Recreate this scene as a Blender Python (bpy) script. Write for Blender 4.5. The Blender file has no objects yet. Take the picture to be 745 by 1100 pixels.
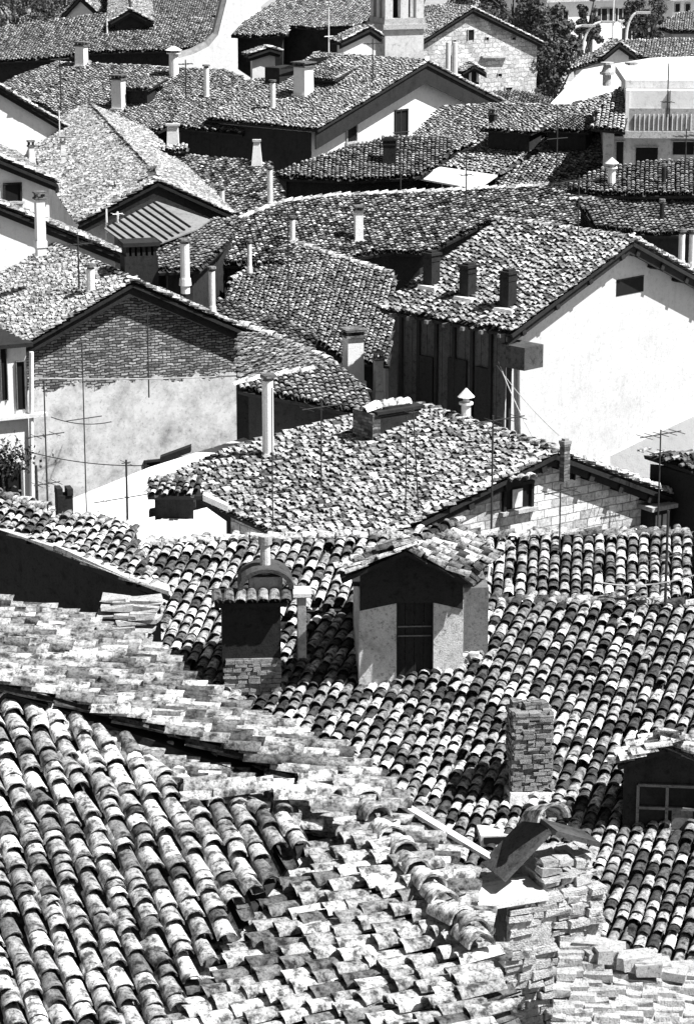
import bpy, math, random
import numpy as np
R = math.radians
rng = np.random.default_rng(7)
random.seed(7)
scn = bpy.context.scene
col = scn.collection
# ------------------------------------------------------------------ camera
CAM = np.array([0.0, 0.0, 30.0]); PIT = R(15.0); F = 2800.0
cd = bpy.data.cameras.new('camera'); cam = bpy.data.objects.new('camera', cd); col.objects.link(cam)
cam.location = CAM; cam.rotation_euler = (R(90) - PIT, 0, 0)
cd.sensor_fit = 'VERTICAL'; cd.sensor_height = 36.0; cd.lens = 36.0 * F / 1100.0
cd.clip_start = 0.5; cd.clip_end = 5000.0
scn.camera = cam
GROUND = 5.0
CP, SP = math.cos(PIT), math.sin(PIT)
def ray(x, y):
    a = (x - 372.5) / F; b = (550.0 - y) / F
    return np.array([a, CP + b * SP, -SP + b * CP])
def at(x, y, Y):                      # survey point: bearing (x, y) at ground distance Y
    d = ray(x, y); return CAM + d * (Y / d[1])
def atz(x, y, z):
    d = ray(x, y); return CAM + d * ((z - CAM[2]) / d[2])
def hit(o, n, x, y):
    d = ray(x, y); return CAM + d * (np.dot(o - CAM, n) / np.dot(d, n))
def proj(p):
    q = np.asarray(p) - CAM; dz = q[1] * CP - q[2] * SP
    return (372.5 + F * q[0] / dz, 550 - F * (q[1] * SP + q[2] * CP) / dz)
def ppm(p):                           # photo pixels per metre there
    q = np.asarray(p) - CAM; return F / (q[1] * CP - q[2] * SP)

# ------------------------------------------------------------------ materials
def newmat(name, rough=0.9):
    m = bpy.data.materials.new(name); m.use_nodes = True
    nt = m.node_tree; b = nt.nodes['Principled BSDF']; b.inputs['Roughness'].default_value = rough
    b.inputs['Specular IOR Level'].default_value = 0.2
    return m, nt, b
def N(nt, t, **k):
    n = nt.nodes.new(t)
    for a, v in k.items():
        if a in n.inputs: n.inputs[a].default_value = v
        else: setattr(n, a, v)
    return n
def noise(nt, vec, scale, detail=4, rough=.6):
    n = N(nt, 'ShaderNodeTexNoise'); n.inputs['Scale'].default_value = scale
    n.inputs['Detail'].default_value = detail; n.inputs['Roughness'].default_value = rough
    nt.links.new(vec, n.inputs['Vector']); return n.outputs['Fac']
def ramp(nt, fac, stops):
    r = N(nt, 'ShaderNodeValToRGB'); e = r.color_ramp.elements
    while len(e) < len(stops): e.new(0.5)
    for q, (p, v) in zip(e, stops): q.position = p; q.color = (v, v, v, 1)
    nt.links.new(fac, r.inputs['Fac']); return r.outputs['Color']
def math_(nt, op, a, b=None, clamp=False):
    n = N(nt, 'ShaderNodeMath', operation=op, use_clamp=clamp)
    for i, q in enumerate((a, b)):
        if q is None: continue
        if isinstance(q, (int, float)): n.inputs[i].default_value = q
        else: nt.links.new(q, n.inputs[i])
    return n.outputs[0]
def mixc(nt, fac, a, b, mode='MIX'):
    n = N(nt, 'ShaderNodeMix', data_type='RGBA', blend_type=mode)
    for s, q in ((n.inputs[0], fac), (n.inputs[6], a), (n.inputs[7], b)):
        if isinstance(q, (int, float)):
            s.default_value = q if s.type == 'VALUE' else (q, q, q, 1)
        else: nt.links.new(q, s)
    return n.outputs[2]
def bump(nt, b, h, strength=.5, dist=.02):
    n = N(nt, 'ShaderNodeBump'); n.inputs['Strength'].default_value = strength; n.inputs['Distance'].default_value = dist
    nt.links.new(h, n.inputs['Height']); nt.links.new(n.outputs[0], b.inputs['Normal'])
def geo(nt): return N(nt, 'ShaderNodeNewGeometry').outputs['Position']
def uvn(nt): return N(nt, 'ShaderNodeUVMap', uv_map='UVMap').outputs['UV']

def mat_tile(name, stops, fine=9.0):
    m, nt, b = newmat(name, .92)
    at_ = N(nt, 'ShaderNodeAttribute', attribute_name='tone')
    c = ramp(nt, at_.outputs['Fac'], stops)
    p = geo(nt)
    n1 = noise(nt, p, fine, 5, .65); n2 = noise(nt, p, fine * 4.2, 4, .7); n3 = noise(nt, p, .55, 3)
    c = mixc(nt, 1.0, c, ramp(nt, n1, [(.38, .16), (.48, .8), (.62, 1.4)]), 'MULTIPLY')
    c = mixc(nt, .85, c, ramp(nt, n2, [(.36, .25), (.48, .95), (.7, 1.25)]), 'MULTIPLY')
    c = mixc(nt, .6, c, ramp(nt, n3, [(.3, .65), (.5, 1.0), (.7, 1.2)]), 'MULTIPLY')
    nt.links.new(c, b.inputs['Base Color'])
    bump(nt, b, math_(nt, 'ADD', n1, n2), .5, .02)
    return m
TS = [(0.0, .05), (.15, .11), (.35, .22), (.6, .38), (.85, .58), (1.0, .82)]
M = {}
M['tile'] = mat_tile('weathered_clay_tile', TS)
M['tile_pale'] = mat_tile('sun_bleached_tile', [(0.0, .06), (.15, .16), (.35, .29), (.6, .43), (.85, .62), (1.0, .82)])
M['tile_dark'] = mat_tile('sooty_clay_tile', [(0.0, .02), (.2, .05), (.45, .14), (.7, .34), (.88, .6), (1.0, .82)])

def mat_plaster(name, c, stain=.5, sc=1.0, rough_bump=.3, streak=True):
    m, nt, b = newmat(name, .95); p = geo(nt)
    n1 = noise(nt, p, .7 * sc, 6, .7); n2 = noise(nt, p, 6 * sc, 6, .7); n3 = noise(nt, p, 32 * sc, 3, .6)
    v = mixc(nt, stain, c, ramp(nt, n1, [(.3, c * .45), (.48, c * .9), (.62, c)]))
    v = mixc(nt, stain * .9, v, ramp(nt, n2, [(.34, .25), (.46, .9), (.6, 1.0)]), 'MULTIPLY')
    v = mixc(nt, stain * .7, v, ramp(nt, n3, [(.36, .4), (.47, 1.0)]), 'MULTIPLY')
    if streak:
        mp = N(nt, 'ShaderNodeMapping'); mp.inputs['Scale'].default_value = (3.0, 3.0, .25)
        nt.links.new(p, mp.inputs['Vector'])
        n4 = noise(nt, mp.outputs[0], 1.6, 5, .7)
        v = mixc(nt, stain * .7, v, ramp(nt, n4, [(.3, .5), (.47, 1.0)]), 'MULTIPLY')
    nt.links.new(v, b.inputs['Base Color'])
    bump(nt, b, math_(nt, 'ADD', n2, n3), rough_bump, .03); return m
M['white'] = mat_plaster('white_plaster', .82, .22)
M['limewash'] = mat_plaster('speckled_limewash', .58, .3, 1.6)
M['plaster'] = mat_plaster('old_pale_plaster', .66, .55)
M['plaster_grey'] = mat_plaster('grey_plaster', .42, .7)
M['plaster_dark'] = mat_plaster('dark_stain_shade_plaster', .09, .9)  # on the stack and right-house sides it also carries painted shade
M['rough'] = mat_plaster('rough_crumbling_plaster', .82, .9, 2.5, .9, False)
M['stone'] = mat_plaster('weathered_stone', .6, .9, 3.0, .8, False)
M['concrete'] = mat_plaster('pale_concrete', .75, .45, 1.5, .3, False)
M['soot_shade'] = mat_plaster('sooty_shade_render', .03, .8)  # sooty flues; on eave walls the near-black stands in for shade
M['wood'] = mat_plaster('dark_old_wood', .03, .8, 3.0, .4)
M['wood_grey'] = mat_plaster('grey_board', .2, .8, 3.0, .4)
M['ground'] = mat_plaster('street_ground', .34, .8, .3, .3, False)
M['metal'] = mat_plaster('rusty_iron', .05, .5, 4.0, .1)
M['metal_pale'] = mat_plaster('galvanised_sheet', .25, .5, 1.0, .1)
def mat_flat(name, c, rough=.8):
    m, nt, b = newmat(name, rough)
    n1 = noise(nt, geo(nt), 5, 3)
    nt.links.new(ramp(nt, n1, [(.3, c * .7), (.7, c * 1.2)]), b.inputs['Base Color']); return m
M['dark'] = mat_flat('dark_room_inside', .008)
M['glass'] = mat_flat('window_glass', .03, .15)
M['curtain'] = mat_flat('pale_curtain', .6)
M['cable'] = mat_flat('cable_sheath', .02)
M['cable_pale'] = mat_flat('pale_cable', .6)
M['bark'] = mat_flat('bark', .07)
def mat_leaf():
    m, nt, b = newmat('leaves', .7)
    a = N(nt, 'ShaderNodeAttribute', attribute_name='tone')
    nt.links.new(ramp(nt, a.outputs['Fac'], [(0, .025), (.6, .07), (1, .16)]), b.inputs['Base Color']); return m
M['leaf'] = mat_leaf()
def mat_brick(name, lo, hi, mortar, w=.26, h=.075, ms=.012, plaster_below=None, plaster_c=.66, rag=.9, wob=.05):
    m, nt, b = newmat(name, .95); uv = uvn(nt); p = geo(nt)
    nn = N(nt, 'ShaderNodeTexNoise'); nn.inputs['Scale'].default_value = 3.0
    nt.links.new(p, nn.inputs['Vector'])
    vs = N(nt, 'ShaderNodeVectorMath', operation='SCALE'); vs.inputs['Scale'].default_value = wob
    nt.links.new(nn.outputs['Color'], vs.inputs[0])
    va = N(nt, 'ShaderNodeVectorMath', operation='ADD'); nt.links.new(uv, va.inputs[0]); nt.links.new(vs.outputs[0], va.inputs[1])
    br = N(nt, 'ShaderNodeTexBrick'); br.inputs['Scale'].default_value = 1.0
    br.inputs['Brick Width'].default_value = w; br.inputs['Row Height'].default_value = h
    br.inputs['Mortar Size'].default_value = ms; br.inputs['Mortar Smooth'].default_value = .3; br.inputs['Bias'].default_value = 0
    br.inputs['Color1'].default_value = (lo,) * 3 + (1,); br.inputs['Color2'].default_value = (hi,) * 3 + (1,)
    br.inputs['Mortar'].default_value = (mortar,) * 3 + (1,)
    nt.links.new(va.outputs[0], br.inputs['Vector'])
    n1 = noise(nt, p, 1.1, 5, .7); n2 = noise(nt, p, 11, 4, .7)
    c = mixc(nt, .8, br.outputs['Color'], ramp(nt, n1, [(.3, .45), (.5, 1.0), (.7, 1.25)]), 'MULTIPLY')
    c = mixc(nt, .8, c, ramp(nt, n2, [(.3, .35), (.5, 1.0), (.7, 1.3)]), 'MULTIPLY')
    hgt = math_(nt, 'ADD', math_(nt, 'MULTIPLY', br.outputs['Fac'], -1.0), n2)
    if plaster_below is not None:
        sp = N(nt, 'ShaderNodeSeparateXYZ'); nt.links.new(p, sp.inputs[0])
        edge = math_(nt, 'ADD', sp.outputs['Z'], math_(nt, 'MULTIPLY', math_(nt, 'SUBTRACT', noise(nt, p, .9, 6, .7), .5), rag))
        mask = math_(nt, 'MULTIPLY', math_(nt, 'SUBTRACT', plaster_below, edge), 25.0, True)
        pc = ramp(nt, noise(nt, p, 1.2, 7, .75), [(.33, plaster_c * .45), (.48, plaster_c * .85), (.6, plaster_c * 1.1)])
        pc = mixc(nt, .7, pc, ramp(nt, n2, [(.33, .5), (.45, 1.0)]), 'MULTIPLY')
        c = mixc(nt, mask, c, pc)
        hgt = mixc(nt, mask, hgt, 1.3)
    nt.links.new(c, b.inputs['Base Color']); bump(nt, b, hgt, .8, .03); return m
M['brick'] = mat_brick('old_brick', .12, .5, .06, wob=.09)
M['brick_dark'] = mat_brick('sooty_brick', .05, .3, .1, wob=.1)
M['brick_pale'] = mat_brick('pale_brick', .4, .78, .3, .42, .2, .014)
M['masonry'] = mat_brick('rough_pale_masonry', .25, .7, .3, .3, .085, .014, wob=.12)

# ------------------------------------------------------------------ mesh building
def root_loc(o):
    while o.parent is not None: o = o.parent
    return np.array(o.location)
def tag(o, label=None, cat=None, group=None, kind=None):
    if label: o['label'] = label
    if cat: o['category'] = cat
    if group: o['group'] = group
    if kind: o['kind'] = kind
    return o
def empty(name, loc, label, cat, group=None):
    o = bpy.data.objects.new(name, None); o.empty_display_size = .3; col.objects.link(o)
    o.location = [float(v) for v in loc]; return tag(o, label, cat, group)
def link_np(name, V, polys_idx, sizes, mat, parent, tone=None, smooth=False, own_loc=None):
    me = bpy.data.meshes.new(name)
    V = np.asarray(V, dtype=np.float64)
    off = root_loc(parent) if parent is not None else (np.zeros(3) if own_loc is None else np.asarray(own_loc))
    me.vertices.add(len(V)); me.vertices.foreach_set('co', (V - off).astype(np.float32).ravel())
    idx = np.asarray(polys_idx, dtype=np.int32); sizes = np.asarray(sizes, dtype=np.int32)
    me.loops.add(len(idx)); me.loops.foreach_set('vertex_index', idx)
    st = np.concatenate(([0], np.cumsum(sizes)[:-1])).astype(np.int32)
    me.polygons.add(len(sizes)); me.polygons.foreach_set('loop_start', st)
    me.polygons.foreach_set('loop_total', sizes)
    me.polygons.foreach_set('use_smooth', np.full(len(sizes), bool(smooth)))
    me.update(calc_edges=True)
    if tone is not None:
        a = me.attributes.new('tone', 'FLOAT', 'FACE'); a.data.foreach_set('value', np.asarray(tone, dtype=np.float32))
    me.validate()
    me.materials.append(mat)
    o = bpy.data.objects.new(name, me); col.objects.link(o)
    if parent is not None: o.parent = parent
    elif own_loc is not None: o.location = [float(v) for v in own_loc]
    return o
class MB:
    def __init__(s): s.v = []; s.f = []
    def add(s, vs, fs):
        n = len(s.v); s.v += [np.asarray(v, float) for v in vs]; s.f += [[i + n for i in f] for f in fs]; return s
    def box(s, c, size, ang=0.0, tilt=None, taper=1.0):
        # c = centre of the base; size = (w, d, h); ang rotates about z; tilt = 3x3 instead
        w, d, h = size; c = np.asarray(c, float); vs = []
        for z, k in ((0, 1.0), (h, taper)):
            for x, y in ((-1, -1), (1, -1), (1, 1), (-1, 1)):
                p = np.array([x * w / 2 * k, y * d / 2 * k, z])
                if tilt is not None: p = tilt @ p
                else: p = np.array([p[0] * math.cos(ang) - p[1] * math.sin(ang), p[0] * math.sin(ang) + p[1] * math.cos(ang), p[2]])
                vs.append(c + p)
        return s.add(vs, [(3, 2, 1, 0), (4, 5, 6, 7), (0, 1, 5, 4), (1, 2, 6, 5), (2, 3, 7, 6), (3, 0, 4, 7)])
    def prism(s, poly, ext):
        P = [np.asarray(p, float) for p in poly]; n = len(P); e = np.asarray(ext, float)
        nrm = sum(np.cross(P[i] - P[0], P[(i + 1) % n] - P[0]) for i in range(1, n - 1))
        if np.dot(nrm, e) > 0: P = P[::-1]
        return s.add(P + [p + e for p in P], [list(range(n)), list(range(2 * n - 1, n - 1, -1))] + [[(i + 1) % n, i, i + n, (i + 1) % n + n] for i in range(n)])
    def cyl(s, a, b, r0, r1=None, n=10):
        a = np.asarray(a, float); b = np.asarray(b, float); r1 = r0 if r1 is None else r1
        d = b - a; d = d / np.linalg.norm(d); u = np.cross(d, [0, 0, 1.0]) if abs(d[2]) < .9 else np.array([1.0, 0, 0])
        u /= np.linalg.norm(u); w = np.cross(d, u); vs = []
        for p, r in ((a, r0), (b, r1)):
            for k in range(n): t = 2 * math.pi * k / n; vs.append(p + r * (math.cos(t) * u + math.sin(t) * w))
        return s.add(vs, [list(range(n))[::-1], list(range(n, 2 * n))] + [[k, (k + 1) % n, (k + 1) % n + n, k + n] for k in range(n)])
    def tube(s, pts, r, n=5):
        for a, b in zip(pts[:-1], pts[1:]): s.cyl(a, b, r, r, n)
        return s
    def build(s, name, mat, parent=None, own_loc=None, label=None, rough=0.0):
        V = np.array(s.v)
        if rough: V = V + rng.normal(0, rough, V.shape)
        idx = [i for f in s.f for i in f]; sz = [len(f) for f in s.f]
        o = link_np(name, V, idx, sz, mat, parent, own_loc=own_loc)
        uv = np.zeros((len(idx), 2)); k = 0
        for f in s.f:
            P = V[f]; nr = np.cross(P[1] - P[0], P[2] - P[0]); L = np.linalg.norm(nr)
            nr = nr / L if L > 1e-9 else np.array([0, 0, 1.0])
            if abs(nr[2]) < .75:
                t = np.array([-nr[1], nr[0], 0]); t /= np.linalg.norm(t)
                for p in P: uv[k] = (p @ t, p[2]); k += 1
            else:
                for p in P: uv[k] = (p[0], p[1]); k += 1
        if len(o.data.loops) == len(idx):
            l = o.data.uv_layers.new(name='UVMap'); l.data.foreach_set('uv', uv.ravel())
        if label: o['label'] = label
        return o

# ------------------------------------------------------------------ barrel tiles
def tmpl(lod, lf=1.0):
    seg = {0: 8, 1: 6, 2: 4}[lod]; L = .44; ro, ru = .097, .074; th = .014
    vs = []; fs = []
    ang = np.linspace(0, math.pi, seg + 1)
    def ring(r, y, zo): return [(r * math.cos(t), y, r * math.sin(t) * (.98 if lod == 0 else .85) + zo) for t in ang]
    if lod < 2:
        a = ring(ro, 0, .062 * lf); b_ = ring(ru, L, -.012); c = ring(ro - th, .004, .06 * lf); d = ring(ru - th, L * .8, 0)
        vs = a + b_ + c + d; k = seg + 1
        for i in range(seg):
            fs.append((i, i + 1, k + i + 1, k + i)); fs.append((2 * k + i + 1, 2 * k + i, 3 * k + i, 3 * k + i + 1)); fs.append((i + 1, i, 2 * k + i, 2 * k + i + 1))
    else:
        a = ring(ro, 0, .06 * lf); b_ = ring(ru, L, -.012); c = ring(ro * .7, .12, .0)
        vs = a + b_ + c; k = seg + 1
        for i in range(seg):
            fs.append((i, i + 1, k + i + 1, k + i)); fs.append((i + 1, i, 2 * k + i, 2 * k + i + 1))
    return np.array(vs), np.array(fs)
def tmpl_pan(lod):
    seg = {0: 5, 1: 4, 2: 2}[lod]; L = .44; vs = []; fs = []
    ang = np.linspace(math.pi, 2 * math.pi, seg + 1)
    for r, y, zo in ((.075, 0, .03), (.09, L, .012)):
        vs += [(r * math.cos(t), y, r * math.sin(t) * .6 + zo + .02) for t in ang]
    k = seg + 1
    for i in range(seg): fs.append((i, i + 1, k + i + 1, k + i))
    return np.array(vs), np.array(fs)
T_ = {l: tmpl(l) for l in (0, 1, 2)}; TR_ = {l: tmpl(l, .3) for l in (0, 1, 2)}; TP_ = {l: tmpl_pan(l) for l in (0, 1, 2)}
def inpoly(u, v, poly):
    r = np.zeros(len(u), bool); n = len(poly)
    for i in range(n):
        x1, y1 = poly[i]; x2, y2 = poly[(i + 1) % n]
        if y1 == y2: continue
        c = ((y1 > v) != (y2 > v)) & (u < (x2 - x1) * (v - y1) / (y2 - y1) + x1)
        r ^= c
    return r
def frame_of(a, p):                    # fall azimuth a (deg, from +x towards the viewer), pitch p
    a = R(a); p = R(p)
    fall = np.array([math.cos(p) * math.cos(a), -math.cos(p) * math.sin(a), -math.sin(p)])
    nrm = np.array([math.sin(p) * math.cos(a), -math.sin(p) * math.sin(a), math.cos(p)])
    U = np.cross(nrm, fall) * -1.0     # fall x nrm
    return fall, nrm, U
def stamp(T, P, ang, scl, U, Vd, Nn, jit=0.0, lift=None, ts=1.0):
    vs, fs = T; vs = vs * ts; n = len(P); ca, sa = np.cos(ang), np.sin(ang)
    x = vs[None, :, 0] * scl[:, None]; y = np.repeat(vs[None, :, 1], n, 0); z = vs[None, :, 2] * scl[:, None]
    if lift is not None: z = z + lift[:, None] * (1 - y / (.44 * ts))
    xr = x * ca[:, None] - y * sa[:, None]; yr = x * sa[:, None] + y * ca[:, None]
    W = P[:, None, :] + xr[..., None] * U + yr[..., None] * (-Vd) + z[..., None] * Nn
    if jit: W = W + rng.normal(0, jit, W.shape)
    Fi = fs[None] + (np.arange(n) * len(vs))[:, None, None]
    return W.reshape(-1, 3), Fi.reshape(-1, fs.shape[1])
def tones(n, light=0.0, contrast=1.0):
    k = rng.random(n)
    t = np.where(k < .22, rng.uniform(.0, .25, n), np.where(k < .62, rng.uniform(.3, .6, n), np.where(k < .86, rng.uniform(.55, .85, n), rng.uniform(.85, 1., n))))
    return np.clip((t - .5) * contrast + .5 + light, 0, 1)
def tile_field(name, o, a, p, poly3, mat, parent, lod=2, sp=None, light=0.0, contrast=None, wav=.03, mess=.06, expo=None, phase=0.0, label=None, ts=None):
    ts = ts or (.76 if lod == 2 else 1.0)
    sp = sp or (.205 if lod == 2 else .215); expo = expo or ((.15, .34) if lod == 2 else (.16, .38)); contrast = contrast or (.7 if lod == 2 else 1.1)
    if lod == 2: light -= .1; wav = min(wav, .015)
    sp *= ts; expo = (expo[0] * ts, expo[1] * ts)
    fall, nrm, U = frame_of(a, p)
    uv = [((q - o) @ U, (q - o) @ fall) for q in poly3]
    us = [q[0] for q in uv]; vs = [q[1] for q in uv]
    cols = np.arange(min(us), max(us), sp)
    PU = []; PV = []; LF = []
    for c in cols:
        n = int((max(vs) - min(vs)) / np.mean(expo)) + 8
        st = rng.uniform(expo[0], expo[1], n); v = min(vs) - .3 + rng.uniform(0, .4) + np.cumsum(st)
        PU.append(np.full(n, c) + rng.normal(0, .006)); PV.append(v)
        LF.append(np.where(st < .26, .012, 0.0))
    PU = np.concatenate(PU); PV = np.concatenate(PV); LF = np.concatenate(LF)
    f1, f2 = rng.uniform(.5, .9), rng.uniform(.25, .5); ph = rng.uniform(0, 6, 4)
    def shiftu(u, v): return .035 * np.sin(v * f1 + ph[0] + u * .15) * (1 if lod < 2 else .6)
    def hgt(u, v): return wav * (np.sin(u * f1 + ph[1]) * np.cos(v * f2 + ph[2]) + .5 * np.sin(u * 1.9 + v * .9 + ph[3]))
    allV = []; allF = []; tn = []; nv = 0
    for kind in (0, 1):
        u = PU + (sp / 2 if kind else 0); v = PV + (rng.uniform(-.05, .05, len(PV)) if kind else 0)
        ok = inpoly(u, v - .12, uv) & (rng.random(len(u)) > (.012 if lod < 2 else 0)); u = u[ok]; v = v[ok]; lf = LF[ok]
        n = len(u)
        if n == 0: continue
        ang = .035 * f1 * np.cos(v * f1 + ph[0] + u * .15) * -1 + rng.normal(0, .03, n)
        bad = rng.random(n) < mess; ang = ang + np.where(bad, rng.normal(0, .16, n), 0)
        uu = u + shiftu(u, v) + rng.normal(0, .006, n); h = hgt(u, v)
        Pp = o + uu[:, None] * U + v[:, None] * fall + (h + (.045 if kind == 0 else -.02) * ts)[:, None] * nrm
        scl = rng.uniform(.93, 1.12, n)
        T = T_[lod] if kind == 0 else TP_[lod]
        W, Fi = stamp(T, Pp, ang, scl, U, fall, nrm, .0035 if lod == 0 else (.003 if lod == 1 else 0), lf + np.where(bad, .02, 0) + rng.uniform(0, .012, n) if kind == 0 else None, ts)
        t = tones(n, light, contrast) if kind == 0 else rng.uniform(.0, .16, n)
        allV.append(W); allF.append(Fi + nv); nv += len(W); tn.append(np.repeat(t, len(T[1])))
    if not allV: return None
    Vv = np.concatenate(allV); Ff = np.concatenate(allF)
    ob = link_np(name, Vv, Ff.ravel(), np.full(len(Ff), 4), mat, parent, np.concatenate(tn), smooth=False)
    sm = np.zeros(len(Ff), bool)
    nb = len(ob.data.polygons)
    if nb == len(Ff): ob.data.polygons.foreach_set('use_smooth', np.ones(nb, bool))
    if hasattr(ob.data, 'set_sharp_from_angle'): ob.data.set_sharp_from_angle(angle=R(50))
    if label: ob['label'] = label
    return ob
def tile_row(name, a3, b3, mat, parent, lod=2, scale=1.25, light=.1, up=(0, 0, 1), step=.34, wig=.05, label=None):
    """one row of big barrel tiles from a3 down to b3 (ridge, hip or verge)"""
    a3 = np.asarray(a3, float); b3 = np.asarray(b3, float); d = b3 - a3; L = np.linalg.norm(d); d /= L
    up = np.asarray(up, float); U = np.cross(d, up); U /= np.linalg.norm(U); Nn = np.cross(U, d)
    if Nn[2] < 0: Nn = -Nn
    n = max(2, int(L / step)); t = (np.arange(n) + .6) * L / n
    P = a3 + t[:, None] * d + (.02 + rng.normal(0, .008, n))[:, None] * Nn + rng.normal(0, .012, n)[:, None] * U
    W, Fi = stamp(TR_[lod], P, rng.normal(0, wig, n), rng.uniform(.95, 1.1, n) * scale, U, d, Nn, .003 if lod < 2 else 0, np.full(n, .015))
    ob = link_np(name, W, Fi.ravel(), np.full(len(Fi), 4), mat, parent, np.repeat(tones(n, light, .8), len(T_[lod][1])))
    ob.data.polygons.foreach_set('use_smooth', np.ones(len(ob.data.polygons), bool))
    if hasattr(ob.data, 'set_sharp_from_angle'): ob.data.set_sharp_from_angle(angle=R(50))
    if label: ob['label'] = label
    return ob

# ------------------------------------------------------------------ houses
GRP = 'houses of the old town'
def plan_area(P):
    return sum(P[i][0] * P[(i + 1) % len(P)][1] - P[(i + 1) % len(P)][0] * P[i][1] for i in range(len(P))) / 2
def inset(P, o, nrm, d, drop):
    n = len(P); s = 1 if plan_area(P) > 0 else -1; out = []
    for i in range(n):
        a, b, c = P[i - 1][:2], P[i][:2], P[(i + 1) % n][:2]
        e1 = (b - a) / (np.linalg.norm(b - a) + 1e-9); e2 = (c - b) / (np.linalg.norm(c - b) + 1e-9)
        n1 = s * np.array([-e1[1], e1[0]]); n2 = s * np.array([-e2[1], e2[0]])
        m = n1 + n2; L = np.linalg.norm(m); m = m / (L + 1e-9) * min(d / max(.35, L / 2), 2 * d)
        q = b + m; z = o[2] - ((q - o[:2]) @ nrm[:2]) / nrm[2] - drop
        out.append(np.array([q[0], q[1], z]))
    return out
def wall_under(P, o, nrm, mat, parent, over=.35, drop=.22, base=GROUND, name='wall'):
    top = inset(P, o, nrm, over, drop); n = len(top)
    mb = MB(); vs = top + [np.array([q[0], q[1], base]) for q in top]
    f = [list(range(n)), list(range(2 * n - 1, n - 1, -1))] + [[(i + 1) % n, i, i + n, (i + 1) % n + n] for i in range(n)]
    if plan_area(top) < 0: f = [q[::-1] for q in f]
    mb.add(vs, f); return mb.build(name, mat, parent), top
def deck(mb, P, nrm, th=.1, gap=.05):
    return mb.prism([q - nrm * gap for q in P], -nrm * th)
def rubble(mb, o, u, nf, W, H, rowh=.085, wl=(.16, .36), out=.05, seed=1, skip=.04, taper=0.0):
    # courses of uneven bricks and stones standing slightly proud of a core face; o = lower left corner
    r_ = random.Random(seed); z = 0.0; an = math.atan2(u[1], u[0])
    while z < H - rowh * .4:
        hh = rowh * r_.uniform(.75, 1.3); x = r_.uniform(-.06, .02) + taper * z / H
        while x < W - taper * z / H:
            w = min(r_.uniform(*wl), W + .05 - x)
            if w < .05: break
            if r_.random() > skip:
                mb.box(o + u * (x + w / 2) + np.array([0, 0, z]) + nf * (r_.uniform(-.03, out) - .04), (w * .93, .16, hh * .88), an + r_.uniform(-.05, .05), taper=r_.uniform(.93, 1.0))
            x += w
        z += hh
    return mb
class House: pass
def slope_house(label, anchor, Y, a, p, px, wall='plaster_dark', mat='tile', lod=2, over=.35, base=GROUND, z=None, **kw):
    """house under one visible tiled slope; px = outline of the slope in survey bearings"""
    h = House(); h.o = at(*anchor, Y) if z is None else atz(*anchor, z)
    h.fall, h.n, h.U = frame_of(a, p); h.a = a; h.p = p
    P = [hit(h.o, h.n, x, y) for x, y in px]; h.P = P
    c = np.mean(P, axis=0); h.root = empty('house', (c[0], c[1], base), label, 'house', GRP)
    h.wall, h.top = wall_under(P, h.o, h.n, M[wall], h.root, over, base=base)
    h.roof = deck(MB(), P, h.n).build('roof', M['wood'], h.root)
    h.tiles = tile_field('roof_tiles', h.o, a, p, P, M[mat], h.roof, lod, **kw)
    h.ang = R(90 - a)
    h.lod = lod
    return h
def on(h, x, y): return hit(h.o, h.n, x, y)
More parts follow.
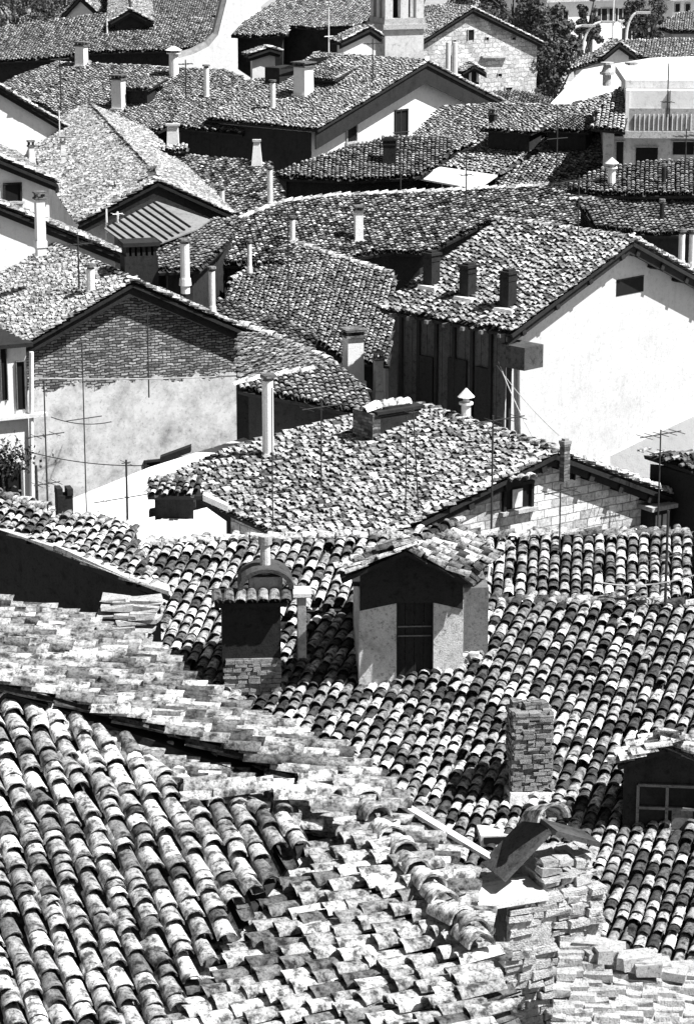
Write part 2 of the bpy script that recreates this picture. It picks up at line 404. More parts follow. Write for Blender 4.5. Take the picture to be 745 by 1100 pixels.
def gable_house(label, apex, Y, phi, backx, L, Rc, wall='plaster', mat='tile', lod=2, over=.4, side=.3, base=GROUND, lpoly=None, back_lod=2, light=0.0, right=True, verge_light=.25, beams=1.1, sidewall=None, mat_r=None, barge_shade=.2, **kw):
    h = House(); A = at(*apex, Y); ph = R(phi); r = np.array([-math.sin(ph), math.cos(ph), 0.0]); h.r = r
    Lp = hit(A, r, *L); Rp = hit(A, r, *Rc)
    # length so that the ridge end reaches bearing backx
    lo, hi = 1.0, 40.0
    s0 = 1 if r[0] < 0 else -1
    for _ in range(40):
        m = (lo + hi) / 2
        if (proj(A + r * m)[0] - backx) * s0 > 0: lo = m
        else: hi = m
    ln = (lo + hi) / 2; h.len = ln; B = A + r * ln; h.A, h.B, h.L, h.R = A, B, Lp, Rp
    h.root = empty('house', ((A + B) / 2 * [1, 1, 0] + [0, 0, base]), label, 'house', GRP)
    # left slope
    def plane(Q):
        n = np.cross(r, Q - A); n /= np.linalg.norm(n); n = n if n[2] > 0 else -n
        a = math.degrees(math.atan2(-n[1], n[0])); p = math.degrees(math.acos(n[2])); return n, a, p
    h.n, h.a, h.p = plane(Lp); h.o = A; h.nR, h.aR, h.pR = plane(Rp)
    h.fall = frame_of(h.a, h.p)[0]
    P = [A, B, Lp + r * ln, Lp] if lpoly is None else [hit(A, h.n, x, y) for x, y in lpoly]
    h.P = P; Q = [A, Rp, Rp + r * ln, B]
    # body: pentagon prism
    dn = np.array([0, 0, -.24]); i0 = r * over; i1 = r * max(ln - over, over + .3)
    def ins(E, n): return E + (A - E) / np.linalg.norm((A - E)[:2]) * side
    Li, Ri = ins(Lp, 0) + dn, ins(Rp, 0) + dn; Ai = A + dn
    sec = [Ai, Li, np.array([Li[0], Li[1], base]), np.array([Ri[0], Ri[1], base]), Ri]
    h.gable_o = A + i0
    h.wall = MB().prism([q + i0 for q in sec], i1 - i0).build('wall', M[wall], h.root)
    if lpoly is not None:
        wall_under(P, A, h.n, M[sidewall or wall], h.root, .4, drop=.25, base=base)
    d = MB(); deck(d, P, h.n); 
    for E, n in ((Lp, h.n), (Rp, h.nR)):
        if beams:
            W = np.linalg.norm(E - A); k = int(W / beams)
            for i in range(k + 1):
                q = A + (E - A) * ((i + .35) / (k + .7)) - n * .17
                d.prism([q + r * .04 + np.cross(r, n) * w + n * (-z_) for w, z_ in ((-.07, 0), (.07, 0), (.07, .17), (-.07, .17))], r * (over - .02))
    for E, n in ((Lp, h.n), (Rp, h.nR)):
        Ab, Eb = A - [0, 0, .12], E - [0, 0, .12]
        d.prism([Ab + r * .1, Eb + r * .1, Eb + r * .1 - [0, 0, barge_shade], Ab + r * .1 - [0, 0, barge_shade * 1.1]], r * .06)  # dark strip below each verge, stands in for the overhang's shadow
    h.roof = d.build('roof', M['wood'], h.root, label='tiled slope on the left')
    tile_field('roof_tiles', A, h.a, h.p, P, M[mat], h.roof, lod, light=light, **kw)
    if right:
        rr = deck(MB(), Q, h.nR).build('roof', M['wood'], h.root, label='tiled slope on the right')
        tile_field('roof_tiles', A, h.aR, h.pR, Q, M[mat_r or mat], rr, back_lod, light=light)
        h.roofR = rr
    tile_row('ridge_tiles', B + [0, 0, .04], A + [0, 0, .04], M[mat], h.roof, min(lod, 1) if lod < 2 else 2, 1.3 if lod < 2 else 1.0, .15)
    e = r * .08
    tile_row('verge_tiles', A + e + [0, 0, .05], Lp + e + [0, 0, .05], M[mat], h.roof, lod, .62 if lod == 2 else .75, verge_light, up=h.n)
    if right: tile_row('verge_tiles', A + e + [0, 0, .05], Rp + e + [0, 0, .05], M[mat], rr, lod, 1.0, verge_light, up=h.nR)
    h.ang = R(phi); h.phi = phi; h.base = base
    h.lod = lod
    pe = proj(B); pl = proj(Lp + r * ln)
    print('GABLE', label[:40], 'len %.1f pitch %.0f/%.0f z %.1f ridge end (%.0f,%.0f) eave back (%.0f,%.0f) eave z %.1f' % (ln, h.p, h.pR, A[2], *pe, *pl, Lp[2]))
    return h
def ridge_px(h, pts, scale=1.25, light=.15, lod=None, name='ridge_tiles', mat='tile'):
    for (x1, y1), (x2, y2) in zip(pts[:-1], pts[1:]):
        a, b = on(h, x1, y1), on(h, x2, y2)
        tile_row(name, a + [0, 0, .05], b + [0, 0, .05], M[mat], h.roof, h.lod if lod is None else lod, scale, light)

def small_dormer(h, x, y, w, hh=.75, dep=.9, label=None, mat='soot_shade', tmat='tile'):
    q = on(h, x, y); an = h.ang; u = np.array([math.cos(an), math.sin(an), 0]); v = np.array([-math.sin(an), math.cos(an), 0])
    d_ = MB().box(q - [0, 0, .3], (w, dep, hh + .3), an).build('dormer', M[mat], h.root, label=label)
    pz = max(h.p - 9, 4); o = q - v * (dep / 2 + .25) + [0, 0, hh + .04]; fall, n, U = frame_of(h.a, pz)
    L = (dep + 1.5) / math.cos(R(pz)); P = [o - u * w * .62, o + u * w * .62, o + u * w * .58 - fall * L, o - u * w * .58 - fall * L]
    deck(MB(), P, n, .07, .01).build('dormer_roof', M['wood'], d_)
    tile_field('dormer_tiles', o, h.a, pz, P, M[tmat], h.root, h.lod, light=.05, mess=.15)
    return d_

# ------------------------------------------------------------------ chimneys, aerials, openings
def chimney(h, x, ytop, ybot, wpx, style='square', mat='white', d=1.0, label=None, base=None, ang=None):
    b = on(h, x, ybot) if base is None else base
    s = ppm(b); w = wpx / s; H = (ybot - ytop) / s / .97; an = h.ang if ang is None else ang
    lo = b - [0, 0, .35]; m = MB(); cap = MB(); top = b + [0, 0, H]
    if style == 'pipe':
        m.cyl(lo, top - [0, 0, .1], w / 2, w / 2, 12)
        m.cyl(b - [0, 0, .1], b + [0, 0, .12], w / 2 * 1.35, w / 2 * 1.2, 12)
        cap.cyl(top - [0, 0, .1], top - [0, 0, .02], w * .42, w * .42, 10)
        cap.cyl(top - [0, 0, .02], top + [0, 0, .05], w * .72, w * .66, 12)
    elif style == 'cone':
        m.cyl(lo, top - [0, 0, .3], w / 2, w / 2 * .9, 12)
        m.cyl(top - [0, 0, .32], top - [0, 0, .27], w * .7, w * .7, 12)
        cap.cyl(top - [0, 0, .27], top - [0, 0, .14], w * .3, w * .3, 10)
        cap.cyl(top - [0, 0, .14], top + [0, 0, .06], w * .85, w * .08, 12)
    elif style == 'square':
        m.box(lo, (w, w * d, H + .35 - .22), an, taper=.93)
        m.box(b - [0, 0, .1], (w * 1.18, w * d * 1.18, .2), an)
        cap.box(top - [0, 0, .22], (w * 1.22, w * d * 1.22, .06), an)
        for sx in (-1, 1):
            for sy in (-1, 1):
                q = np.array([sx * w * .38, sy * w * d * .38, 0]); c_, s_ = math.cos(an), math.sin(an)
                cap.box(top - [0, 0, .16] + [q[0] * c_ - q[1] * s_, q[0] * s_ + q[1] * c_, 0], (w * .2, w * d * .2, .12), an)
        cap.box(top - [0, 0, .04], (w * 1.25, w * d * 1.25, .06), an)
    elif style == 'brick':
        m.box(lo, (w, w * d, H + .35 - .12), an)
        m.box(b + [0, 0, H * .72], (w * 1.1, w * d * 1.1, .07), an)
        cap.box(top - [0, 0, .12], (w * 1.25, w * d * 1.2, .07), an)
        cap.box(top - [0, 0, .05], (w * .7, w * d * .7, .05), an)
    elif style == 'wedge':
        m.box(lo, (w, w * d, H + .35), an, taper=.35)
        cap.box(top, (w * .45, w * d * .45, .05), an)
    o = m.build('chimney', M[mat], h.root, label=label)
    cap.build('chimney_cap', M['brick_dark' if style in ('pipe', 'square') else ('tile_cap' if style == 'brick' and mat != 'soot_shade' else mat)], o)
    return o
M['rubble'] = mat_plaster('rubble_stone', .58, 1.0, 1.8, .9, False)
M['old_brick_mix'] = mat_plaster('worn_brick_faces', .34, 1.0, 2.2, .9, False)
M['tile_cap'] = mat_flat('terracotta_cap', .3)
AG = 'television aerials and masts above the roofs'
def aerial(base, ytop, label, arms=(), r=.02, lean=0.0, mat='metal', azim=.6):
    """mast from a roof point up to bearing ytop; arms = (height fraction, half length m, rods)"""
    x0, y0 = proj(base); s = ppm(base); H = (y0 - ytop) / s / .97
    t = empty('tv_aerial', base, label, 'aerial', AG)
    top = base + np.array([lean, 0, H]); MB().cyl(base - [0, 0, .2], top, max(r, .75 / s), max(r * .8, .6 / s), 6).build('mast', M[mat], t)
    for fr, hl, rods in arms:
        c = base + (top - base) * fr; u = np.array([math.cos(azim), math.sin(azim), 0]); w = np.array([-u[1], u[0], 0])
        m = MB().cyl(c - u * hl, c + u * hl, max(.014, .55 / s), None, 5)
        for k in range(rods):
            q = c + u * hl * (2 * (k + .5) / rods - 1); m.cyl(q - w * .28, q + w * .28, max(.008, .35 / s), None, 4)
        m.build('aerial_arm', M[mat], t)
    return t
def window(h, o, nrm, x0, y0, x1, y1, frame='wood', pane='dark', sill=True, shutters=False, label=None, name='window', arch=False):
    """opening on the wall plane (o, nrm) between two bearings"""
    a = hit(o, nrm, x0, y1); b = hit(o, nrm, x1, y1); c = hit(o, nrm, (x0 + x1) / 2, y0)
    n = nrm / np.linalg.norm(nrm)
    if np.dot(n, CAM - o) < 0: n = -n
    n = np.array([n[0], n[1], 0]); n /= np.linalg.norm(n)
    u = np.array([-n[1], n[0], 0]); W = abs((b - a) @ u); H = c[2] - (a[2] + b[2]) / 2; c0 = (a + b) / 2; c0[2] = (a[2] + b[2]) / 2
    tf = np.column_stack([u, n, [0, 0, 1.0]])
    t = min(.07, W * .12)
    m = MB()
    m.box(c0 - u * (W / 2 + t / 2), (t, .16, H), tilt=tf); m.box(c0 + u * (W / 2 + t / 2), (t, .16, H), tilt=tf)
    m.box(c0 + [0, 0, H], (W + 2 * t, .18, t), tilt=tf)
    if frame is None: m = MB().box(c0 + [0, 0, H], (W, .05, .02), tilt=tf); frame = 'soot_shade'
    fr = m.build(name, M[frame], h.root, label=label)
    MB().box(c0 + [0, 0, .01], (W, .03, H - .02), tilt=tf).build('pane', M[pane], fr)
    if sill: MB().box(c0 - [0, 0, t * 1.3], (W + 4 * t, .3, t * 1.2), tilt=tf).build('sill', M['stone'], fr)
    if shutters:
        for sg in (-1, 1):
            MB().box(c0 + u * sg * (W * .75 + t), (W * .48, .05, H), tilt=tf).build('shutter', M['wood'], fr)
    return fr
# ------------------------------------------------------------------ light and sky
SUN_EL, SUN_T = 55.0, 20.0             # elevation; degrees from +x towards the viewer
scn.cycles.diffuse_bounces = 1
w = bpy.data.worlds.new('World'); scn.world = w; w.use_nodes = True
nt = w.node_tree; bg = nt.nodes['Background']
sky = nt.nodes.new('ShaderNodeTexSky'); sky.sky_type = 'NISHITA'; sky.sun_disc = False
sky.sun_elevation = R(SUN_EL); sky.sun_rotation = R(90 + SUN_T)
bw = nt.nodes.new('ShaderNodeRGBToBW'); nt.links.new(sky.outputs[0], bw.inputs[0]); nt.links.new(bw.outputs[0], bg.inputs['Color'])
bg.inputs['Strength'].default_value = .05
sd = np.array([math.cos(R(SUN_EL)) * math.cos(R(SUN_T)), -math.cos(R(SUN_EL)) * math.sin(R(SUN_T)), math.sin(R(SUN_EL))])
ld = bpy.data.lights.new('sun', 'SUN'); ld.energy = 5.0; ld.angle = R(.5)
lo_ = bpy.data.objects.new('sun', ld); col.objects.link(lo_)
from mathutils import Vector
lo_.rotation_euler = Vector(sd.tolist()).to_track_quat('Z', 'Y').to_euler(); lo_.location = (40, -10, 60)
vs = scn.view_settings; vs.view_transform = 'Standard'; vs.look = 'None'; vs.gamma = 1; vs.exposure = .88; vs.use_curve_mapping = False

# ------------------------------------------------------------------ ground: flat town, hill beyond
xs = np.concatenate((np.linspace(-1500, -120, 14), np.linspace(-110, 110, 45), np.linspace(120, 1500, 14)))
ys = np.concatenate((np.linspace(-300, 170, 12), np.linspace(180, 420, 49), np.linspace(450, 3000, 20)))
def gz(x, y):
    t = min(max((y - 185) / 60, 0), 1); t = t * t * (3 - 2 * t)
    k = min(max((y - 330) / 900, 0), 1)
    return GROUND + 4.5 * t + 60 * k * k * (3 - 2 * k) + .4 * t * math.sin(x * .07) * math.cos(y * .05)
V = [(x, y, gz(x, y)) for y in ys for x in xs]; nx = len(xs)
Fq = [(j * nx + i, j * nx + i + 1, (j + 1) * nx + i + 1, (j + 1) * nx + i) for j in range(len(ys) - 1) for i in range(nx - 1)]
g = link_np('ground', V, np.array(Fq).ravel(), np.full(len(Fq), 4), M['ground'], None, smooth=True); tag(g, kind='structure', label='pale street ground between the houses')

# ================================================================== NEAREST ROOFS
# one old house: three tiled planes meeting at the bottom left of the photograph
o1 = atz(100, 950, 20.0)
F1A, F1P = 71, 20
f1, n1, U1 = frame_of(F1A, F1P)
j = hit(o1, n1, 170, 835)
H1 = House(); H1.o = j + [0, 0, .02]; H1.a = -2; H1.p = 17; H1.fall, H1.n, H1.U = frame_of(-2, 17); H1.lod = 0; H1.ang = R(20)
dl = np.cross(n1, H1.n); dl = dl / np.linalg.norm(dl); dl = dl if dl[0] > 0 else -dl
BL = [proj(j + dl * t) for t in (-2.6, -1.4, 0.0)]; print('boundary', BL)
def pol(o, n, px): return [hit(o, n, x, y) for x, y in px]
c = at(150, 900, 25)
NR = empty('house', (c[0], c[1], GROUND), 'nearest house, its bleached roof of worn barrel tiles sloping three ways at the bottom left', 'house', GRP)
H1.root = NR
Pf = pol(H1.o + H1.n * .2, H1.n, [(-90, 600), (0, 640), (70, 655), (135, 682), (165, 705), (215, 735), (262, 765), (330, 800), (385, 828), (430, 862), (436, 878), (395, 872), (300, 838), (215, 808), (140, 782), (60, 755), (0, 738), (-90, 705)])
up = deck(MB(), Pf, H1.n, .16).build('roof', M['wood'], NR, label='raised upper slope, tiles falling to the right')
tile_field('roof_tiles', H1.o + H1.n * .2, H1.a, H1.p, Pf, M['tile'], up, 0, sp=.19, wav=.09, mess=.14, light=-.07, expo=(.2, .42), contrast=.8, ts=.9)
Pm = pol(H1.o, H1.n, [(-90, 690), (0, 730), (140, 772), (300, 826), (440, 876), (470, 902), (506, 934), (520, 985), (530, 1042), (470, 985), (400, 905), (300, 888), (225, 866)] + [(x_, y_ + 3) for x_, y_ in BL[::-1]])
mid_ = deck(MB(), Pm, H1.n, .05).build('roof', M['wood'], NR, label='lower strip of the upper slope')
tile_field('roof_tiles', H1.o, H1.a, H1.p, Pm, M['tile'], mid_, 0, sp=.19, wav=.09, mess=.14, light=-.05, expo=(.2, .42), contrast=.8, ts=.9)
P1 = pol(o1, n1, [(x_, y_ - 6) for x_, y_ in BL] + [(225, 858), (310, 872), (330, 900), (270, 980), (225, 1045), (185, 1115), (160, 1200), (-120, 1200)])
r1 = deck(MB(), P1, n1, .12).build('roof', M['wood'], NR, label='slope of large round tiles falling towards the street')
tile_field('roof_tiles', o1, F1A, F1P, P1, M['tile'], r1, 0, sp=.212, wav=.06, mess=.12, light=.14, expo=(.1, .35), contrast=1.0)
# third plane, falling left into the valley
hp = hit(H1.o, H1.n, 420, 930); F3A, F3P = 157, 13
f3, n3, U3 = frame_of(F3A, F3P); o3 = hp + n3 * .12
P3 = pol(o3, n3, [(300, 880), (345, 880), (395, 893), (440, 935), (498, 1000), (524, 1036), (528, 1110), (530, 1220), (100, 1220), (150, 1090), (215, 1010), (270, 950)])
P3d = pol(o3, n3, [(330, 892), (395, 893), (440, 935), (495, 1000), (518, 1036), (522, 1110), (524, 1220), (160, 1220), (200, 1090), (250, 1015), (300, 955)])
r3 = deck(MB(), P3d, n3, .05).build('roof', M['wood'], NR, label='slope of pale tiles falling left to the valley')
tile_field('roof_tiles', o3, F3A, F3P, P3, M['tile_pale'], r3, 0, sp=.2, wav=.08, mess=.14, light=-.04, expo=(.22, .42), contrast=.85)
print('F1 z at valley', hit(o1, n1, 200, 1040), 'F3', hit(o3, n3, 200, 1040), 'F2/F3 mid', hit(o3, n3, 300, 950), hit(o1, n1, 300, 950))
hipp = [(388, 868), (425, 925), (470, 980), (504, 1014), (522, 1040)]
for k, ((xa, ya), (xb, yb)) in enumerate(zip(hipp[:-1], hipp[1:])):
    a_ = hit(o3, n3, xa, ya); b_ = hit(o3, n3, xb, yb)
    tile_row('ridge_tiles', a_ + [0, 0, .12], b_ + [0, 0, .10], M['tile_pale'], r3, 0, 1.45, .25, wig=.09)
for pts in ([(232, 862), (262, 868), (300, 866), (345, 876), (392, 892)],):
    for (xa, ya), (xb, yb) in zip(pts[:-1], pts[1:]):
        tile_row('ridge_tiles', hit(o1, n1, xa, ya) + [0, 0, .16], hit(o1, n1, xb, yb) + [0, 0, .16], M['tile_pale'], r1, 0, 1.2, .2, wig=.2)
# walls under the three planes
for P_, o_, n_ in ((P1, o1, n1), (P3d, o3, n3), (Pm[:], H1.o, H1.n)):
    wall_under(P_, o_, n_, M['plaster'], NR, .25, .3)
# long pale board along the edge of the roof
bA, bB = hit(H1.o, H1.n, 402, 872), hit(H1.o, H1.n, 528, 940)
db = bB - bA; db /= np.linalg.norm(db); ub = np.cross(db, [0, 0, 1]); ub /= np.linalg.norm(ub)
MB().prism([bA + [0, 0, .25] + ub * s * .05 for s in (-1, 1)] + [bB + [0, 0, .16] + ub * s * .05 for s in (1, -1)], (0, 0, .04)).build('edge_board', M['concrete'], NR, label='long pale board along the roof edge')

# ------------------------------------------------------------------ masonry stack at the lower right
s0 = atz(543, 1000, 19.2); Y0 = s0[1]
def stack():
    ang = R(24); w_ = 1.02; d_ = .95
    top = 19.35
    fl = atz(545, 972, top); u = np.array([math.cos(ang), math.sin(ang), 0]); v = np.array([-math.sin(ang), math.cos(ang), 0])
    c = fl + u * w_ / 2 + v * d_ / 2
    t = empty('chimney_stack', (c[0], c[1], 14.0), 'broad crumbling masonry chimney stack with two leaning slabs on top, lower right', 'chimney')
    b = MB(); b.box([c[0], c[1], 14.0], (w_, d_, top - 14.0), ang); rubble(b, fl + [0, 0, -3.2], u, -v, w_ + .04, 3.2, .08, (.12, .34), .05, 5); rubble(b, fl + u * w_ + [0, 0, -1.2], v, u, d_, 1.2, .08, (.12, .3), .05, 6); b.build('stack_body', M['rubble'], t, rough=.009)
    MB().box(c * [1, 1, 0] + [0, 0, 14.0] - u * (w_ / 2 + .02), (.04, d_, top - 14.02), ang).build('stack_shade_side', M['plaster_dark'], t, label='left side of the stack, shade put into its dark colour')  # dark sheet over the left face, shade put into its colour
    # crumbling plaster left on the left part of the front and ragged stones
    pl = MB(); nf = -v
    rp = random.Random(8); prof = [(.27 + .25 * math.cos(t_ / 36 * 6.283) * rp.uniform(.82, 1.12), -.4 + .4 * math.sin(t_ / 36 * 6.283) * rp.uniform(.85, 1.05)) for t_ in range(36)]
    pl.prism([fl + u * a_ + np.array([0, 0, z_]) + nf * .002 for a_, z_ in prof], nf * .035); pl.build('plaster_patch', M['rough'], t, rough=.006)
    r_ = random.Random(4)
    for k in range(14):
        a_ = r_.uniform(.02, w_ - .05); z_ = r_.uniform(-1.9, -.02); s_ = r_.uniform(.12, .3)
        if a_ < .5 and z_ > -.7: continue
        MB().box(fl + u * a_ + [0, 0, z_] - nf * .03, (s_, .12 + r_.uniform(0, .06), r_.uniform(.05, .085)), ang + r_.uniform(-.06, .06)).build('loose_brick', M['stone'], t, rough=.006)
    cap = MB(); q = fl + u * .02 + v * .18
    cap.box(q + u * -.12 + [0, 0, .01], (1.05, .5, .07), ang - .03); cap.build('coping_slab', M['concrete'], t, label='pale stone slab on the left shoulder')
    # right shoulder of broken courses stepping down
    sh = MB()
    for k in range(5):
        rubble(sh, fl + u * (.42 + .07 * k) + v * (.1 + .17 * k), u, -v, .55, .36 - .05 * k, .07, (.1, .24), .05, 50 + k, .1)
        rubble(sh, fl + u * (.95 + .05 * k) + v * (.05 + .12 * k), v, u, .5, .24 - .04 * k, .07, (.1, .24), .05, 60 + k, .1)
    sh.box(fl + u * .72 + v * .5, (.5, .7, .16), ang)
    sh.build('broken_courses', M['stone'], t, rough=.012)
    # two slabs leaning on each other as a little roof, a hollow tile over the joint
    ap = atz(592, 893, 20.0); ap = fl + u * .5 + v * .3 + [0, 0, .66]
    def slab(a0, a1, hw, th, nm, m):
        e = a1 - a0; L_ = np.linalg.norm(e); e = e / L_; nn = np.cross(v, e); nn = nn if nn[2] > 0 else -nn
        MB().prism([a0 - v * hw, a0 + v * hw, a1 + v * hw, a1 - v * hw], nn * th).build(nm, M[m], t)
    slab(ap + u * .02, ap - u * .5 - [0, 0, .44], .24, .05, 'leaning_slab', 'plaster_dark')
    slab(ap - u * .02, ap + u * .6 - [0, 0, .26], .2, .05, 'leaning_slab', 'plaster_dark')
    W, Fi = stamp(T_[0], np.array([ap - v * .32 + [0, 0, .06]]), np.zeros(1), np.array([2.0]), u, -v, np.array([0, 0, 1.0]))
    link_np('cap_tile', W, Fi.ravel(), np.full(len(Fi), 4), M['tile_pale'], t, np.full(len(Fi), .6))
    return fl, u, v
stk = stack()

# ================================================================== SECOND ROW: the big roof in shadow and light
MH = slope_house('wide house whose long tiled roof carries the white cabin and the squat brick chimney', (600, 720), 46, 109, 20,
    [(318, 655), (510, 650), (745, 653), (860, 655), (860, 1180), (640, 1130), (470, 985), (395, 900), (330, 870), (270, 830), (215, 790), (215, 720), (262, 660)],
    wall='plaster', mat='tile', lod=1, sp=.218, wav=.08, mess=.1, light=-.1, contrast=1.15)
mo = MH.o; pr = on(MH, 640, 650)
o2 = pr + np.array([0, .55, .1])
M2 = slope_house('house behind the long dark ridge row, roof of alternating light and dark tile columns', proj(o2), o2[1], 96, 21,
    [(505, 651), (505, 578), (600, 577), (745, 577), (880, 577), (880, 652)], wall='plaster', mat='tile', lod=1, sp=.215, wav=.03, light=.06, contrast=1.1)
o3_ = on(M2, 520, 620)
M3 = slope_house('house left of the cabin, roof of narrow tile columns running down to the dark corner', proj(o3_), o3_[1], 103, 21,
    [(508, 651), (508, 578), (440, 578), (300, 581), (225, 583), (150, 588), (118, 612), (158, 640), (166, 680), (168, 722), (262, 775), (262, 700), (322, 655)], wall='plaster', mat='tile', lod=1, sp=.215, wav=.03, light=.06, contrast=1.1)
ridge_px(MH, [(512, 650), (640, 650), (745, 653), (860, 655)], 1.35, -.05, 1)
ridge_px(M2, [(505, 578), (745, 577)], 1.3, .05, 1)
ridge_px(M3, [(500, 578), (300, 581), (150, 588)], 1.2, .25, 1)
print('MH', mo, 'M2', o2, 'pitch depth', on(MH, 680, 960), on(M3, 200, 700), on(M3, 200, 590))

# the roof cabin (dormer hut) with its door
def cabin():
    ang = R(3); u = np.array([math.cos(ang), math.sin(ang), 0]); v = np.array([-math.sin(ang), math.cos(ang), 0])
    b = on(MH, 425, 738); s = ppm(b); fl = b - u * (40 / s); W = 112 / s; D = 1.9
    H = (738 - 612) / s / .96
    c = fl + u * W / 2 + v * D / 2
    t = empty('roof_cabin', (c[0], c[1], b[2]), 'whitewashed roof cabin with a dark plank door, standing on the long tiled roof', 'cabin')
    # walls: two front piers, side and back walls, dark hollow above the door
    wl = MB(); z0 = b[2] - .25
    p1 = 40 / s; p2 = 80 / s
    def q(a_, d_, z_): return fl + u * a_ + v * d_ + np.array([0, 0, z_ - fl[2]])
    wl.prism([q(0, 0, z0), q(p1, 0, z0), q(p1, 0, b[2] + H * .97), q(0, 0, b[2] + H * .83)], v * .22)
    wl.prism([q(p2, 0, z0), q(W, 0, z0), q(W, 0, b[2] + H * .83), q(p2, 0, b[2] + H * .97)], v * .22)
    wl.prism([q(W - .22, .22, z0), q(W, .22, z0), q(W, .22, b[2] + H * .83), q(W - .22, .22, b[2] + H * .83)], v * (D - .22))
    wl.prism([q(0, .22, z0), q(.22, .22, z0), q(.22, .22, b[2] + H * .83), q(0, .22, b[2] + H * .83)], v * (D - .22))
    wl.prism([q(.22, D - .2, z0), q(W - .22, D - .2, z0), q(W - .22, D - .2, b[2] + H * .83), q(W / 2, D - .2, b[2] + H * 1.0), q(.22, D - .2, b[2] + H * .83)], v * .18)
    wl.build('wall', M['rough'], t, rough=.004)
    MB().box(q(W + .24, .95, z0 - .4), (.5, 1.3, H * .8 + .65), ang).build('side_wing', M['wood_grey'], t, label='grey windowless wing on the right')
    fl_ = MB()
    for k in range(9): fl_.box(q(W + random.uniform(-.05, .45), .22 + random.uniform(-.05, .1), b[2] + k * .05 + .1), (random.uniform(.15, .35), .2, .1), ang + random.uniform(-.3, .3))
    fl_.build('mortar_flashing', M['rough'], t, rough=.015)
    # dark panel standing in for the eave shadow, then door and step
    MB().prism([q(.02, -.03, b[2] + H * .66), q(p1, -.03, b[2] + H * .72), q(p2, -.03, b[2] + H * .72), q(W - .02, -.03, b[2] + H * .66), q(W - .02, -.03, b[2] + H * .93), q(W * .45, -.03, b[2] + H * 1.17), q(.02, -.03, b[2] + H * .95)], v * .05).build('gable_shade', M['soot_shade'], t)
    dr = MB()
    for k in range(4): dr.box(q(p1 + (k + .5) * (p2 - p1) / 4, .16, b[2] - .05), ((p2 - p1) / 4 - .008, .05 + .006 * (k % 2), H * .78), ang)
    dro = dr.build('door', M['wood'], t)
    for zz in (.52, .62): MB().box(q((p1 + p2) / 2, .115, b[2] + H * zz * .8), ((p2 - p1) * .9, .02, .025), ang).build('door_bar', M['wood_grey'], dro)
    MB().box(q((p1 + p2) / 2, -.05, b[2] - .08), ((p2 - p1) * 1.05, .3, .07), ang).build('doorstep', M['concrete'], t)
    # roof: low pitched gable, ridge running back to the right
    rr = np.array([.55, .83, 0]); rr /= np.linalg.norm(rr)
    A = q(W * .42, -.45, b[2] + H * 1.22); Bk = A + rr * 1.7
    Lf = q(-.36, -.42, b[2] + H * .98); Rf = q(W + .05, -.5, b[2] + H * .96)
    Rb = q(W + .62, .75, b[2] + H * .99); Lb = Lf + v * .45; MB().box(q(W / 2, D / 2, b[2] + H * .84), (W + .2, D * .8, .06), ang).build('ceiling_board', M['wood'], t)
    Bk = A + u * 1.15 + v * 1.75 + [0, 0, -.02]
    for nm, P_ in (('left', [A, Lf, Lb, A + v * .5]), ('right', [A, Rf, Rb, Bk])):
        n_ = np.cross(P_[1] - P_[0], P_[2] - P_[0]); n_ /= np.linalg.norm(n_); n_ = n_ if n_[2] > 0 else -n_
        a_ = math.degrees(math.atan2(-n_[1], n_[0])); p_ = math.degrees(math.acos(n_[2]))
        P_[3] = P_[3] + [0, 0, -((P_[3] - A) @ n_) / n_[2]]
        ro = deck(MB(), P_, n_, .07, .02).build('roof', M['wood'], t, label='tiled slope on the ' + nm)
        tile_field('roof_tiles', A, a_, p_, P_, M['tile'], ro, 1, sp=.2, light=-.05, mess=.2)
        print('cabin', nm, a_, p_, [proj(z) for z in P_])
    tile_row('ridge_tiles', Bk + [0, 0, .05], A + [0, 0, .05], M['tile_dark'], ro, 1, 1.1, -.1)
    tile_row('verge_tiles', A + [0, 0, .03], Lf + [0, 0, .03], M['tile_pale'], ro, 1, .8, .1, step=.3)
cabin()

